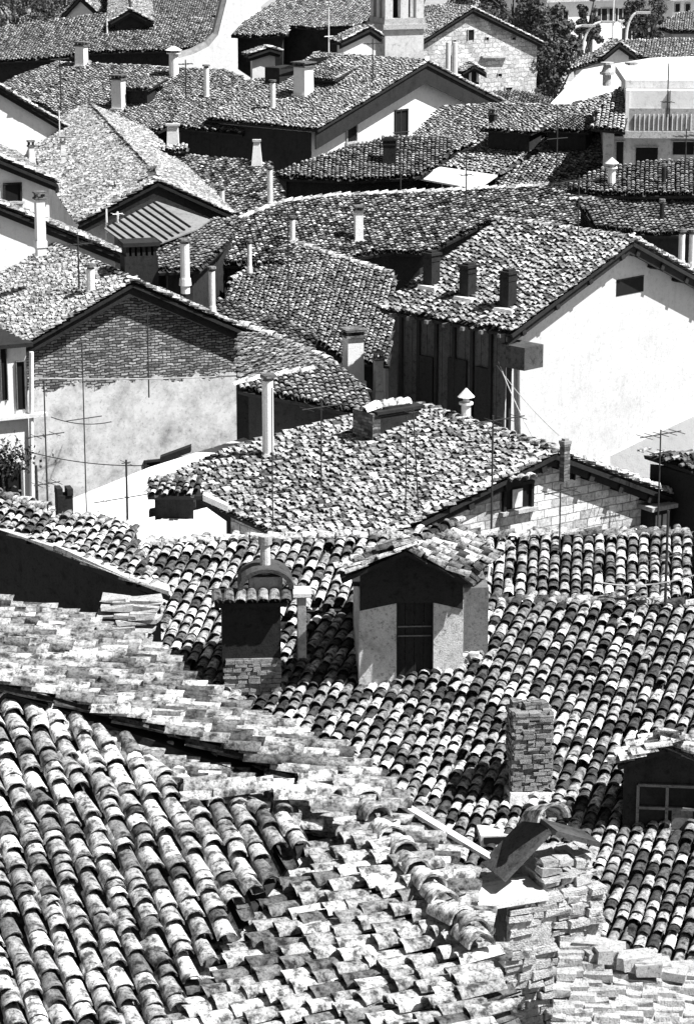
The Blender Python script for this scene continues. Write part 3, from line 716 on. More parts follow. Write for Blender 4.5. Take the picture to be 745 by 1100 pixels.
# hooded chimney in the corner
def hood():
    b = on(MH, 270, 735); b[2] += .0; s = ppm(b)
    t = empty('hooded_chimney', b, 'square brick chimney with a small tile skirt and an arched hood, left of the cabin', 'chimney')
    ang = R(4); W = 62 / s; H = (735 - 645) / s / .95; u = np.array([math.cos(ang), math.sin(ang), 0]); v = np.array([-math.sin(ang), math.cos(ang), 0])
    MB().box(b - [0, 0, 1.2], (W, .8, H + 1.2), ang).build('chimney_body', M['soot_shade'], t)
    m = MB().box(b - v * .42 + [0, 0, -.05], (W * .9, .05, H * .42), ang); rubble(m, b - v * .44 - u * W * .46 + [0, 0, -.05], u, -v, W * .92, H * .42, .075, (.16, .26), .02, 3, .02); m.build('brick_panel', M['old_brick_mix'], t, rough=.004)
    top = b + [0, 0, H]
    MB().box(top, (W * 1.25, 1.0, .08), ang).build('skirt_board', M['wood'], t)
    n = 7; P = np.array([top + u * ((k + .5) / n - .5) * W * 1.35 - v * .62 + [0, 0, .08] for k in range(n)])
    W_, Fi = stamp(T_[1], P, rng.normal(0, .06, n), np.full(n, 1.15), u, np.array([0, -.9, -.42]), np.array([0, -.42, .9]))
    link_np('tile_skirt', W_, Fi.ravel(), np.full(len(Fi), 4), M['tile'], t, np.repeat(rng.uniform(.1, .7, n), len(T_[1][1])))
    # arched hood
    q = top + u * .28 + [0, 0, .08]; R_ = .36
    MB().box(q + v * .05, (R_ * 2 * .86, .55, .42), ang).build('flue_block', M['plaster_grey'], t)
    hd = MB(); K = 12
    for k in range(K):
        a0, a1 = math.pi * k / K, math.pi * (k + 1) / K
        f = lambda a_, r_, d_: q + u * r_ * math.cos(a_) + v * d_ + np.array([0, 0, .22 + r_ * .75 * math.sin(a_)])
        hd.prism([f(a0, R_ + .07, -.36), f(a1, R_ + .07, -.36), f(a1, R_ + .16, -.36), f(a0, R_ + .16, -.36)], v * .75)
    hd.build('arched_hood', M['plaster_dark'], t)
    for sx in (-1, 1): MB().box(q + u * sx * (R_ + .11), (.06, .7, .24), ang).build('hood_post', M['wood'], t)
    MB().cyl(q + [0, 0, .4], q + [0, 0, 1.02], .1, .09, 12).build('flue_pipe', M['plaster'], t)
    MB().cyl(q + [0, 0, 1.0], q + [0, 0, 1.16], .13, .13, 12).build('flue_cap', M['plaster_grey'], t)
    MB().box(top + u * .95 + [0, 0, .1], (.35, .5, .07), ang).build('ledge', M['concrete'], t)
    MB().box(top + u * .95 + [0, 0, -1.1], (.16, .4, 1.2), ang).build('ledge_post', M['plaster_grey'], t)
hood()

q = on(MH, 567, 850); s = ppm(q); Wc = 38 / s; Hc = 98 / s / .96; an = R(8); uc = np.array([math.cos(an), math.sin(an), 0]); vc = np.array([-math.sin(an), math.cos(an), 0])
m = MB().box(q - [0, 0, .4], (Wc * .93, Wc * .85, Hc * .93 + .4), an)
for side_, (oo, uu, nn) in enumerate(((q - uc * Wc / 2 - vc * Wc * .45, uc, -vc), (q + uc * Wc / 2 - vc * Wc * .45, vc, uc), (q - uc * Wc / 2 + vc * Wc * .45, -vc, -uc))):
    rubble(m, oo - [0, 0, .25], uu, nn, Wc if side_ == 0 else Wc * .9, Hc * .95 + .25, .075, (.12, .26), .03, 30 + side_, .1)
co = m.build('chimney', M['old_brick_mix'], MH.root, label='squat crumbling brick chimney on the lower slope', rough=.006)
m = MB(); m.box(q + [0, 0, Hc * .86], (Wc * 1.18, Wc * 1.1, .07), an)
for k in range(9): m.box(q + uc * random.uniform(-.3, .3) * Wc * 1.3 + vc * random.uniform(-.3, .3) * Wc + [0, 0, Hc * .93], (.2, .16, random.uniform(.05, .16)), an + random.uniform(-.4, .4))
m.build('chimney_cap', M['brick_dark'], co, rough=.01)
# mortar flashing round it
q = on(MH, 567, 850)
MB().box(q - [0, 0, .12], (.95, .9, .2), R(8), taper=.85).build('mortar_flashing', M['rough'], MH.root, rough=.02)
# skylight
q = on(MH, 537, 900); fr = MB().box(q - [0, 0, .05], (.75, .5, .2), R(5)).build('skylight', M['concrete'], MH.root)
MB().box(q + [0, -.262, .0], (.6, .03, .12), R(5)).build('pane', M['dark'], fr)
# gabled dormer at the right edge
def dormer():
    b = on(MH, 712, 893); s = ppm(b); ang = R(-6); u = np.array([math.cos(ang), math.sin(ang), 0]); v = np.array([-math.sin(ang), math.cos(ang), 0])
    W = 100 / s; H = (893 - 815) / s; D = .9
    f = lambda a_, d_, z_: b + u * a_ + v * d_ + np.array([0, 0, z_])
    A = f(0, -.3, H * 1.32); L = f(-W * .52, -.3, H * 1.02); R_ = f(W * .52, -.3, H * 1.0)
    dm = MB().prism([f(-W * .44, 0, -.5), f(W * .44, 0, -.5), f(W * .44, 0, H * .95), f(0, 0, H * 1.2), f(-W * .44, 0, H * .95)], v * D).build('dormer', M['soot_shade'], MH.root, label='gabled dormer with a small dark window')
    for P_, nm in (([A, L, L + v * .8, A + v * .8], 'l'), ([A, R_, R_ + v * .8, A + v * .8], 'r')):
        n_ = np.cross(P_[1] - P_[0], P_[2] - P_[0]); n_ /= np.linalg.norm(n_); n_ = n_ if n_[2] > 0 else -n_
        ro = deck(MB(), P_, n_, .07, .02).build('dormer_roof', M['wood'], dm)
        tile_field('dormer_tiles', A, math.degrees(math.atan2(-n_[1], n_[0])), math.degrees(math.acos(n_[2])), P_, M['tile_pale'], MH.root, 1, sp=.21, light=.1, mess=.15)
    w0 = f(.04, -.02, .02); fr = MB()
    ww, hh = W * .62, H * .66
    for sx in (-1, 0, 1): fr.box(w0 + u * sx * ww / 2, (.05, .08, hh), ang)
    for zz in (0, hh * .5, hh): fr.box(w0 + [0, 0, zz - .02], (ww, .08, .045), ang)
    fo = fr.build('dormer_window', M['wood_grey'], MH.root)
    MB().box(w0 + [0, 0, .02] + v * .03, (ww, .02, hh - .03), ang).build('pane', M['glass'], fo)
    MB().box(w0 + u * ww * .27 + [0, 0, .04] - v * .012, (ww * .36, .01, hh * .42), ang).build('pane', M['wood_grey'], fo, label='boarded pane')
dormer()
# ================================================================== MIDDLE HOUSES
# dark-walled house at the left with a tiled strip on top
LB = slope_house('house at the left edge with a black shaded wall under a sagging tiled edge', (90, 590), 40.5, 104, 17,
    [(-120, 520), (-10, 532), (30, 543), (65, 556), (105, 556), (146, 566), (150, 600), (182, 638), (140, 622), (60, 590), (0, 567), (-120, 525)], wall='soot_shade', lod=1, over=.12, light=.0, ts=.72)
ridge_px(LB, [(-100, 522), (-10, 534), (60, 553)], 1.2, .2)
for (xa, ya), (xb, yb) in (((-110, 528), (0, 568)), ((0, 568), (60, 591)), ((60, 591), (140, 623)), ((140, 623), (182, 638))):
    tile_row('verge_tiles', on(LB, xa, ya) - [0, 0, .02], on(LB, xb, yb) - [0, 0, .02], M['tile_pale'], LB.roof, 1, .9, .15, step=.4)
    a_, b_ = on(LB, xa, ya), on(LB, xb, yb); MB().prism([a_ - [0, .16, -.04], b_ - [0, .16, -.04], b_ + [0, .16, .04], a_ + [0, .16, .04]], (0, 0, .05)).build('verge_mortar', M['rough'], LB.roof, rough=.015)
stn = MB(); rr_ = random.Random(9)
for k in range(13):
    q = at(138, 735 - 7.4 * k, 37.6 + .07 * k)
    for m_ in range(3): stn.box(q + [(m_ - 1) * .24 + rr_.uniform(-.1, .1), rr_.uniform(-.06, .06) - .02 * m_, 0], (rr_.uniform(.3, .5), .32, rr_.uniform(.05, .1)), rr_.uniform(-.2, .2))
stn_o = stn.build('stone_stack', M['stone'], None, own_loc=at(140, 735, 38.6), rough=.018)
tag(stn_o, 'stack of rough pale stone slabs against the black wall on the left', 'stones')
# TERRACE: pale flat roof between the left gable and the middle roof
zt = 12.9
TP = [atz(x, y, zt) for x, y in [(20, 610), (30, 555), (160, 502), (262, 470), (330, 500), (300, 600), (245, 640)]]
c = np.mean(TP, axis=0); TR = empty('house', (c[0], c[1], GROUND), 'low building with a blank white flat terrace between the brick gable and the tiled roofs', 'house', GRP)
MB().prism([q - [0, 0, .25] for q in TP], (0, 0, -(zt - GROUND - .25))).build('wall', M['white'], TR)
MB().prism([q for q in TP], (0, 0, -.22)).build('terrace', M['white'], TR)
# middle roof with light brick gable
C = gable_house('house in the centre with a light brick gable and a wide tiled roof', (597, 486), 56, 35, 447, (368, 602), (745, 541), wall='brick_pale', mat='tile_pale', lod=1,
    lpoly=[(597, 486), (520, 460), (450, 437), (400, 441), (258, 480), (163, 522), (215, 535), (310, 579), (368, 602)], sidewall='soot_shade', over=.35, light=-.1, mess=.12, contrast=.85, base=GROUND, ts=.72)
gn = -C.r
window(C, C.gable_o, gn, 541, 521, 568, 546, frame='wood', pane='dark')
window(C, C.gable_o, gn, 604, 492, 614, 516, frame='wood', pane='dark', sill=False)
# curtain in the hooded window and its three-tile hood
q = hit(C.gable_o + gn * .2, gn, 554, 516); u_ = np.array([math.cos(C.ang), math.sin(C.ang), 0])
P = np.array([q + u_ * (k - 1) * .24 + gn * .25 for k in range(3)])
W, Fi = stamp(T_[1], P, np.zeros(3), np.full(3, 1.3), u_, gn * .93 - np.array([0, 0, .36]), np.array([0, 0, .93]) + gn * .36)
link_np('window_hood', W, Fi.ravel(), np.full(len(Fi), 4), M['tile_pale'], C.root, np.repeat([.8, .6, .9], len(T_[1][1])))
MB().box(hit(C.gable_o + gn * .05, gn, 555, 545), (.28, .02, .42), C.ang).build('curtain', M['curtain'], C.root)
# box dormer on the far right of the gable
def box_dormer(h, o, x0, y0, x1, y1, depth, mat='wood', pane='curtain', label=None):
    n = gn; q = hit(o, n, (x0 + x1) / 2, y1); s = ppm(q); w_ = (x1 - x0) / s; H = (y1 - y0) / s
    d = MB().box(q, (w_, depth, H), h.ang).build('dormer', M[mat], h.root, label=label)
    MB().box(q + [0, 0, H], (w_ * 1.4, depth * 1.3, .1), h.ang).build('dormer_roof', M['stone'], d)
    for sx in (-1, 1): MB().box(q + n * (depth / 2 + .01) + np.array([math.cos(h.ang), math.sin(h.ang), 0]) * sx * w_ * .2 + [0, 0, H * .2], (w_ * .28, .02, H * .55), h.ang).build('pane', M[pane], d)
box_dormer(C, C.gable_o, 684, 542, 710, 566, .8, label='small box dormer with two pale panes')
q_ = on(C, 408, 466); rd = MB().box(q_ - [0, 0, .4], (1.0, .8, 1.0), C.ang).build('chimney', M['brick_dark'], C.root, label='low wide dark chimney under a tiled lid')
chimney(C, 421, 434, 462, 50, 'brick', 'soot_shade', .55, label='long low dark chimney with a pale tiled lid')
lid = on(C, 421, 462) + [0, 0, .56]
u_ = np.array([math.cos(C.ang), math.sin(C.ang), 0])
tile_row('chimney_lid', lid + u_ * -.55, lid + u_ * .55, M['tile_pale'], C.root, 1, 1.6, .3, step=.2)
chimney(C, 500, 420, 449, 11, 'cone', 'white', label='slim white chimney pot with a round cap')
chimney(C, 606, 471, 500, 8, 'brick', 'brick_dark', label='small forked dark chimney at the gable peak')
chimney(C, 288, 413, 500, 12, 'pipe', 'white', label='tall thin white flue pipe', base=on(C, 288, 492))
# little tiled lean-to at its left
LT = slope_house('tiny lean-to with a short strip of tiles beside the white terrace', (185, 522), 55, 100, 24, [(160, 515), (212, 515), (217, 531), (158, 531)], wall='soot_shade', lod=1, over=.15, base=zt, ts=.62)
for k, (xa, ya, xb, yb) in enumerate([(172, 498, 205, 486), (218, 538, 245, 550), (160, 556, 210, 546)]):
    a_, b_ = at(xa, ya, 57 - k), at(xb, yb, 57 - k)
    m = MB().prism([a_, a_ + [0, .25, 0], b_ + [0, .25, 0], b_], (0, 0, .14)); o = m.build('beam', M['wood' if k != 1 else 'concrete'], None, own_loc=a_)
    tag(o, ['dark beam lying against the foot of the plastered wall', 'pale beam end under the centre roof eave', 'dark beam beneath the tiny lean-to'][k], 'beam', 'beams about the white terrace')
zs = 15.15; SPp = [atz(x, y, zs) for x, y in ((138, 566), (222, 545), (243, 560), (243, 596), (138, 600))]
cs = np.mean(SPp, axis=0); SH = empty('shed', (cs[0], cs[1], GROUND), 'low shed with a bare white flat roof below the tiny lean-to', 'shed')
MB().prism(SPp, (0, 0, -.15)).build('roof', M['white'], SH); MB().prism([p_ + (cs - p_) * .05 - [0, 0, .15] for p_ in SPp], (0, 0, -(zs - .15 - GROUND))).build('wall', M['plaster'], SH)
ch0 = MB(); b0 = atz(70, 572, zt) + [0, -3.0, -.3]; b0 = at(70, 575, 44.0); s_ = ppm(b0)
ch0.box(b0 - [0, 0, .6], (.27, .27, 1.35), .3)
for sx in (-1, 1): ch0.box(b0 + [sx * .09, 0, .75], (.1, .27, .12), .3)
o = ch0.build('chimney', M['wood'], None, own_loc=b0 - [0, 0, .6]); tag(o, 'short black forked chimney standing before the white terrace', 'chimney')

# LEFT HOUSE: brick over plaster gable
brz = at(143, 303, 78)[2]
L0 = at(143, 303, 78)
pb = hit(L0, np.array([-math.sin(R(25)), math.cos(R(25)), 0]), 150, 411)[2]
M['brick_gable'] = mat_brick('brick_above_old_plaster', .1, .42, .04, .25, .085, .018, plaster_below=pb, plaster_c=.58, rag=1.8, wob=.16)
Lh = gable_house('house on the left with a dark brick gable above patchy pale plaster', (143, 303), 78, 25, 52, (20, 373), (268, 357), wall='brick_gable', mat='tile_pale', lod=2, over=.4, barge_shade=.3,  light=.05, mat_r='tile_dark', beams=0)
# patched plaster frame & ledge on the gable
gL = -Lh.r
window(Lh, Lh.gable_o, gL, 157, 494, 203, 501, frame='wood', pane='dark', sill=False, label='low dark slot at the foot of the wall')
# white wing at the left edge with two tall windows
ww = hit(Lh.gable_o + gL * .7, gL, 34, 560); uL = np.array([math.cos(R(25)), math.sin(R(25)), 0])
zt_ = hit(Lh.gable_o + gL * .7, gL, 34, 374)[2]
LW = House(); LW.root = empty('house', (ww[0] - 3, ww[1], GROUND), 'narrow white wing at the left edge with two tall shuttered windows', 'house', GRP)
LW.ang = R(25)
cw = ww - uL * 3.6; MB().box([cw[0] - gL[0] * 2, cw[1] - gL[1] * 2, GROUND], (7.2, 4.0, zt_ - GROUND + .1), R(25)).build('wall', M['white'], LW.root)
cw2 = cw - gL * 0
fw = ww * [1, 1, 0] + [0, 0, zt_]
MB().box([cw[0] - gL[0] * 2, cw[1] - gL[1] * 2, zt_ + .1], (7.5, 4.5, .12), R(25)).build('roof', M['wood'], LW.root)
wo = ww + gL * .001
for x0, x1, y0, y1 in ((2, 8, 372, 430), (19, 27, 388, 440)):
    window(LW, wo, gL, x0, y0, x1, y1, frame='wood_grey', pane='dark', sill=False)
window(LW, wo, gL, -6, 500, 23, 538, frame='wood_grey', pane='dark', sill=False, label='dark doorway under climbing leaves')
MB().box(hit(wo, gL, 5, 450) + gL * .1, (2.6, .25, .1), R(25)).build('ledge', M['concrete'], LW.root)
pp = [hit(wo + gL * .1, gL, x, y) for x, y in ((34, 378), (34, 470), (35, 560))]
MB().tube(pp, .07, 8).build('drainpipe', M['white'], LW.root)
# row of chimneys at the left ridge
chimney(Lh, 98, 288, 318, 9, 'pipe', 'white', label='thin pale flue near the ridge', base=on(Lh, 98, 316))

# K: hipped roofs behind and right of the brick gable
K1 = slope_house('low house right of the brick gable, tile columns falling to a dark wall', (330, 420), 70, 78, 19,
    [(256, 418), (300, 404), (342, 398), (362, 392), (398, 428), (396, 447), (330, 432), (262, 420)], wall='soot_shade', mat='tile', lod=2, light=.05)
K2 = slope_house('small roof of pale tiles squeezed between brick gable and hip ridge', (300, 385), 73, 50, 12,
    [(257, 362), (275, 360), (310, 372), (350, 388), (392, 424), (345, 400), (300, 404), (257, 412)], wall='soot_shade', mat='tile_pale', lod=2)
ridge_px(K2, [(262, 352), (300, 366), (350, 388), (396, 428)], 1.5, .3)
ridge_px(K1, [(258, 414), (300, 405), (342, 398)], 1.2, .5)
# N: pyramid roof behind
Nh = slope_house('house with a broad pyramid roof of small grey tiles, centre left', (330, 320), 88, 100, 19,
    [(315, 262), (365, 278), (425, 297), (418, 392), (372, 388), (335, 364), (288, 345), (240, 332), (245, 305)], wall='soot_shade', mat='tile', lod=2, light=-.02)
ridge_px(Nh, [(315, 262), (365, 278), (425, 297)], 1.2, .4)
ridge_px(Nh, [(315, 262), (275, 285), (245, 305)], 1.2, .2)
N2 = slope_house('row of dark curved tiles on a small shed before the pyramid roof', (300, 345), 82, 70, 20,
    [(225, 322), (260, 330), (342, 362), (336, 376), (290, 362), (235, 340)], wall='soot_shade', mat='tile_dark', lod=2, light=.05)
chimney(N2, 379, 354, 412, 19, 'square', 'white', label='big white chimney with stacked dark cornices', base=at(379, 412, 74))
chimney(N2, 406, 380, 425, 9, 'square', 'plaster_grey', label='narrow grey chimney beside the big white one', base=at(406, 424, 72))
chimney(N2, 228, 291, 335, 7, 'pipe', 'white', label='slim white pipe chimney right of the ridge', base=at(228, 333, 80))
chimney(Lh, 198, 258, 302, 10, 'pipe', 'white', label='white pipe chimney with a dark cap', base=at(199, 303, 79))

# RIGHT HOUSE: big white gable
RH = gable_house('large house on the right with a smooth white gable and three dark chimneys', (680, 258), 72, 44, 538, (549, 358), (800, 325), wall='limewash', mat='tile_pale', lod=2, barge_shade=.25, over=.55, side=.35, light=-.03, contrast=.85, beams=1.4)
gR = -RH.r
window(RH, RH.gable_o, gR, 661, 299, 690, 316, frame=None, pane='dark', sill=False)
# boarded side wall panels, the shade of this side put into their dark colour
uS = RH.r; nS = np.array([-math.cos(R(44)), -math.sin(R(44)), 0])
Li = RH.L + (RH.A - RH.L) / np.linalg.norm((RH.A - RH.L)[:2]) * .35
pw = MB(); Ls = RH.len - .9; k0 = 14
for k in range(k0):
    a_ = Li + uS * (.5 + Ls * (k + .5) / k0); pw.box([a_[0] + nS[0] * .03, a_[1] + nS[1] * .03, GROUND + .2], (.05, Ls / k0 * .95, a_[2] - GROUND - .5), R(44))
pw.build('side_shade_boards', M['plaster_dark'], RH.root)
for k, (fa, za, ww_, hh_) in enumerate(((.18, 1.3, .6, 1.5), (.42, 1.2, .7, 1.7), (.72, 1.3, .6, 1.5), (.3, 4.0, .6, 1.4), (.62, 4.0, .6, 1.4))):
    a_ = Li + uS * (.5 + Ls * fa) + nS * .1; so = MB().box([a_[0], a_[1], a_[2] - za - hh_], (.05, ww_, hh_), R(44)).build('shutter', M['wood'], RH.root)
for k in range(7):
    a_ = Li + uS * (.3 + Ls * k / 6) + nS * .09; MB().box([a_[0], a_[1], GROUND + 2], (.1, .1, a_[2] - GROUND - 2.3), R(44)).build('post', M['wood'], RH.root)
    MB().box([a_[0] + nS[0] * .2, a_[1] + nS[1] * .2, a_[2] - .28], (.5, .1, .1), R(44)).build('rafter_end', M['wood_grey'], RH.root)
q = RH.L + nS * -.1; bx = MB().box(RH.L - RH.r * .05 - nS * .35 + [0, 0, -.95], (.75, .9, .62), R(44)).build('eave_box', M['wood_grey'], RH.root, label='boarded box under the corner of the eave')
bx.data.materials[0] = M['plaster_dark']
MB().tube([hit(RH.gable_o + gR * .08, gR, x, y) for x, y in ((556, 385), (556, 420), (557, 470))], .05, 6).build('drainpipe', M['wood_grey'], RH.root)
for i, (x, yt, yb, lb) in enumerate([(463, 270, 308, 'dark square chimney nearest the back edge'), (502, 283, 320, 'dark square chimney in the middle of the slope'), (545, 290, 332, 'dark square chimney nearest the gable')]):
    chimney(RH, x, yt, yb, 13, 'brick', 'soot_shade', 1.0, label=lb)
    qq = on(RH, x + 2, yb + 2); MB().box(qq - [0, 0, .1], (.7, .8, .2), RH.ang, taper=.8).build('mortar_flashing', M['white'], RH.root, rough=.01)
# house at the right edge behind the light brick gable
PR = slope_house('small house at the right edge with a black gable front under a thin tile verge', (720, 497), 58, 150, 20,
    [(690, 487), (745, 505), (800, 520), (800, 505), (745, 490)], wall='wood', mat='tile_dark', lod=2, over=.12)
LWW = House(); qw = at(742, 560, 66)
WW = empty('house', (qw[0], qw[1], GROUND), 'low white building at the right, bright blank wall below the big white gable', 'house', GRP)
MB().prism([at(x, y, 66) for x, y in ((655, 590), (655, 490), (700, 468), (760, 440), (830, 440), (830, 590))], (1.5, 4, 0)).build('wall', M['white'], WW)
chimney(RH, 731, 250, 285, 7, 'pipe', 'white', label='white pipe left of a pair at the right edge', base=at(731, 284, 80))
chimney(RH, 741, 250, 287, 7, 'pipe', 'white', label='white pipe right of a pair at the right edge', base=at(742, 286, 80))

# ================================================================== FURTHER HOUSES
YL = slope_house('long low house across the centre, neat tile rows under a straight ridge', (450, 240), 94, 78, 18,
    [(258, 236), (308, 218), (360, 212), (480, 207), (545, 203), (612, 200), (632, 243), (590, 243), (520, 240), (456, 273), (420, 270), (376, 277), (330, 283), (270, 285), (205, 283), (215, 262)], wall='soot_shade', mat='tile', lod=2, light=.04, contrast=1.2, wav=.02)
ridge_px(YL, [(258, 236), (308, 218), (360, 212), (480, 207), (612, 200)], 1.2, .4)
YR = slope_house('house right of the centre with a short roof of dark tiles below the yellowed eave', (690, 232), 90, 82, 18,
    [(618, 216), (680, 213), (760, 212), (760, 252), (700, 252), (640, 246)], wall='soot_shade', mat='tile', lod=2)
ridge_px(YR, [(618, 216), (760, 212)], 1.2, .2)
Z = slope_house('house with rows of black and white speckled tiles, left of centre', (235, 198), 106, 70, 18,
    [(172, 172), (200, 168), (290, 176), (300, 195), (308, 219), (290, 228), (262, 234), (236, 224), (185, 205)], wall='soot_shade', mat='tile', lod=2, light=.02, contrast=1.3)
E_ = slope_house('house near the right edge with a gently curved eave and a capped chimney', (690, 195), 92, 96, 14,
    [(608, 203), (640, 184), (690, 176), (760, 171), (760, 208), (690, 210), (640, 209)], wall='soot_shade', mat='tile', lod=2, light=.05)
chimney(E_, 656, 172, 200, 9, 'cone', 'white', label='white chimney with a pointed cap')
G1 = gable_house('long house with a wide dark gable overhang and a blotched pale roof', (170, 195), 93, 11, 95, (84, 240), (250, 231), wall='plaster', mat='tile', lod=2, over=.8, barge_shade=.35, light=.12, beams=0, mat_r='tile')
G2 = gable_house('white house at the left edge with one square black window', (-25, 160), 86, 18, -70, (-120, 205), (64, 197), wall='white', lod=2, over=.3, beams=0)
window(G2, G2.gable_o, -G2.r, 6, 198, 22, 216, frame='wood', pane='dark')
G4 = gable_house('low white house at the left edge half hidden by the pale roof', (-60, 196), 83, 22, -95, (-150, 240), (136, 276), wall='white', lod=2, over=.3, beams=0)
chimney(G4, 44, 208, 262, 10, 'square', 'white', label='tall white chimney with a forked top', base=at(44, 262, 81))
G3 = gable_house('white house upper left with a long dark rake of roof', (-45, 66), 112, 25, -80, (-150, 130), (78, 140), wall='white', lod=2, over=.3, beams=0)
G5 = slope_house('small pale roof squeezed between the ribbed shed and the long centre house', (215, 262), 89, 70, 17, [(166, 262), (215, 238), (262, 234), (244, 262), (215, 290), (170, 292)], wall='soot_shade', mat='tile_pale', lod=2)
# corrugated lean-to roof and brick chimney with openings
cp = at(160, 240, 90); fa, na, Ua = frame_of(80, 10)
CO = House(); PC = [hit(cp, na, x, y) for x, y in ((112, 245), (168, 216), (226, 236), (212, 246), (170, 262), (130, 258))]
c = np.mean(PC, axis=0); COr = empty('shed', (c[0], c[1], GROUND), 'shed with a ribbed sheet roof under the wide dark gable', 'shed')
wall_under(PC, cp, na, M['plaster_dark'], COr, .3, .15)
sh = MB(); sh.prism(PC, -na * .05); cro = sh.build('roof', M['metal_pale'], COr)
for k in range(9):
    a_ = hit(cp, na, 118 + k * 12, 243 - (k * 5 if k < 5 else 20)); a_ = PC[0] + (PC[1] - PC[0]) * (k + .5) / 9; e_ = (PC[3] - PC[1]); 
    MB().cyl(a_ + na * .03, a_ + e_ * (.9 if k > 2 else .6) + na * .03, .035, .035, 6).build('roof_rib', M['wood'], cro)
bq = at(150, 300, 79.5)
bc = empty('chimney_stack', bq, 'broad dark brick chimney with a row of vents behind the brick gable', 'chimney')
s_ = ppm(bq); Wb = 36 / s_; Hb = 44 / s_
MB().box(bq - [0, 0, .5], (Wb, .8, Hb * .62 + .5), R(15)).build('stack_body', M['soot_shade'], bc)
m = MB()
for k in range(6): m.box(bq + np.array([math.cos(R(15)), math.sin(R(15)), 0]) * ((k + .5) / 6 - .5) * Wb * .98 + [0, 0, Hb * .62], (Wb / 11, .8, Hb * .24), R(15))
m.build('vents', M['soot_shade'], bc); MB().box(bq + [0, 0, Hb * .86], (Wb * 1.1, .95, .12), R(15)).build('coping_slab', M['soot_shade'], bc)

X1 = slope_house('house behind the centre with a shallow blotched roof below the white gable', (510, 128), 112, 122, 15,
    [(440, 150), (474, 116), (540, 112), (640, 116), (650, 122), (600, 132), (545, 138), (520, 150), (482, 166), (460, 160)], wall='soot_shade', mat='tile', lod=2)
X2 = slope_house('house with a low dark-tiled roof and a black eave band, upper centre', (390, 176), 103, 92, 17,
    [(296, 187), (340, 170), (366, 162), (411, 149), (450, 148), (486, 149), (480, 170), (470, 180), (446, 190), (380, 194), (300, 191)], wall='soot_shade', mat='tile', lod=2, light=-.04)
X3 = slope_house('house with sagging roof crossed by a dark broken ridge, upper right of centre', (560, 150), 104, 125, 17,
    [(474, 180), (520, 150), (600, 120), (645, 104), (668, 98), (640, 128), (590, 156), (550, 178), (532, 190)], wall='soot_shade', mat='tile_pale', lod=2, mess=.2)
X4 = slope_house('house in front of the porch building with a patched roof and a hole in it', (600, 180), 100, 112, 16,
    [(530, 199), (560, 178), (600, 152), (645, 128), (648, 186), (618, 204), (545, 204)], wall='soot_shade', mat='tile', lod=2, mess=.15)
ridge_px(X3, [(668, 98), (640, 128), (590, 156), (532, 192)], 1.4, -.4)
small_dormer(X3, 552, 160, 1.9, .7, label='black opening under a raised strip of roof', tmat='tile_pale'); small_dormer(X4, 612, 160, 1.5, .7, label='black hole beside the wall')
chimney(X1, 529, 118, 140, 7, 'square', 'soot_shade', label='little black chimney')
cvp = [atz(x, y, on(X2, 470, 180)[2] - .2 + dz) for x, y, dz in ((446, 191, -.2), (472, 179, .25), (534, 188, .25), (512, 203, -.2))]
cv = empty('canopy', np.mean(cvp, axis=0) * [1, 1, 0] + [0, 0, GROUND], 'flat white sheet canopy between the roofs, upper centre', 'canopy')
MB().prism(cvp, (0, 0, -.06)).build('canopy_sheet', M['white'], cv)
for q in cvp: MB().box([q[0] * .98 + np.mean(cvp, axis=0)[0] * .02, q[1], GROUND], (.12, .12, q[2] - GROUND - .1)).build('post', M['wood'], cv)

Vh = gable_house('house upper centre with a white gable, one tall dark door and deep overhanging roof', (459, 67), 125, 52, 340, (341, 139), (548, 113), wall='white', mat='tile', lod=2, over=.6, barge_shade=.8, light=.05, beams=0, sidewall='soot_shade')
nv_ = np.array([-math.cos(R(52)), -math.sin(R(52)), 0]); Li = Vh.L + (Vh.A - Vh.L) / np.linalg.norm((Vh.A - Vh.L)[:2]) * .3
MB().prism([Li + Vh.r * .6 + nv_ * .01 - [0, 0, .3], Li + Vh.r * (Vh.len - .6) + nv_ * .01 - [0, 0, .3], (Li + Vh.r * (Vh.len - .6)) * [1, 1, 0] + nv_ * .01 + [0, 0, GROUND], (Li + Vh.r * .6) * [1, 1, 0] + nv_ * .01 + [0, 0, GROUND]], nv_ * .05).build('side_wall_shade', M['soot_shade'], Vh.root)  # near-black sheet over the eave wall, its shade put into the colour
window(Vh, Vh.gable_o, -Vh.r, 424, 119, 436, 146, frame='wood', pane='dark', sill=False)
window(Vh, Vh.gable_o, -Vh.r, 372, 132, 382, 152, frame='stone', pane='dark')
chimney(Vh, 326, 68, 103, 16, 'square', 'white', label='broad white block chimney')
chimney(Vh, 293, 88, 118, 6, 'pipe', 'white', label='thin white flue')
V2 = slope_house('house upper left of centre, blotched roof with a small dormer and several flues', (250, 120), 124, 118, 18,
    [(190, 118), (240, 92), (290, 84), (345, 62), (348, 92), (322, 120), (273, 134), (260, 144), (222, 140), (185, 136)], wall='soot_shade', mat='tile', lod=2)
T2 = slope_house('house upper left with a broad speckled roof below a dark lane', (150, 110), 130, 112, 17,
    [(-10, 98), (15, 85), (60, 68), (95, 69), (240, 76), (262, 84), (245, 96), (205, 125), (170, 141), (110, 135), (75, 131), (45, 112), (0, 102)], wall='soot_shade', mat='tile', lod=2, light=.0)
ridge_px(T2, [(95, 69), (75, 84), (40, 110)], 1.5, -.4)
chimney(T2, 128, 82, 118, 12, 'square', 'white', label='pale chimney left of the small dormer')
chimney(T2, 88, 46, 72, 11, 'square', 'white', label='white chimney at the back edge of the roof')
chimney(V2, 222, 72, 106, 6, 'pipe', 'white', label='white flue pipe on a wide base')
chimney(T2, 187, 52, 82, 11, 'cone', 'white', label='bulbous white chimney head')
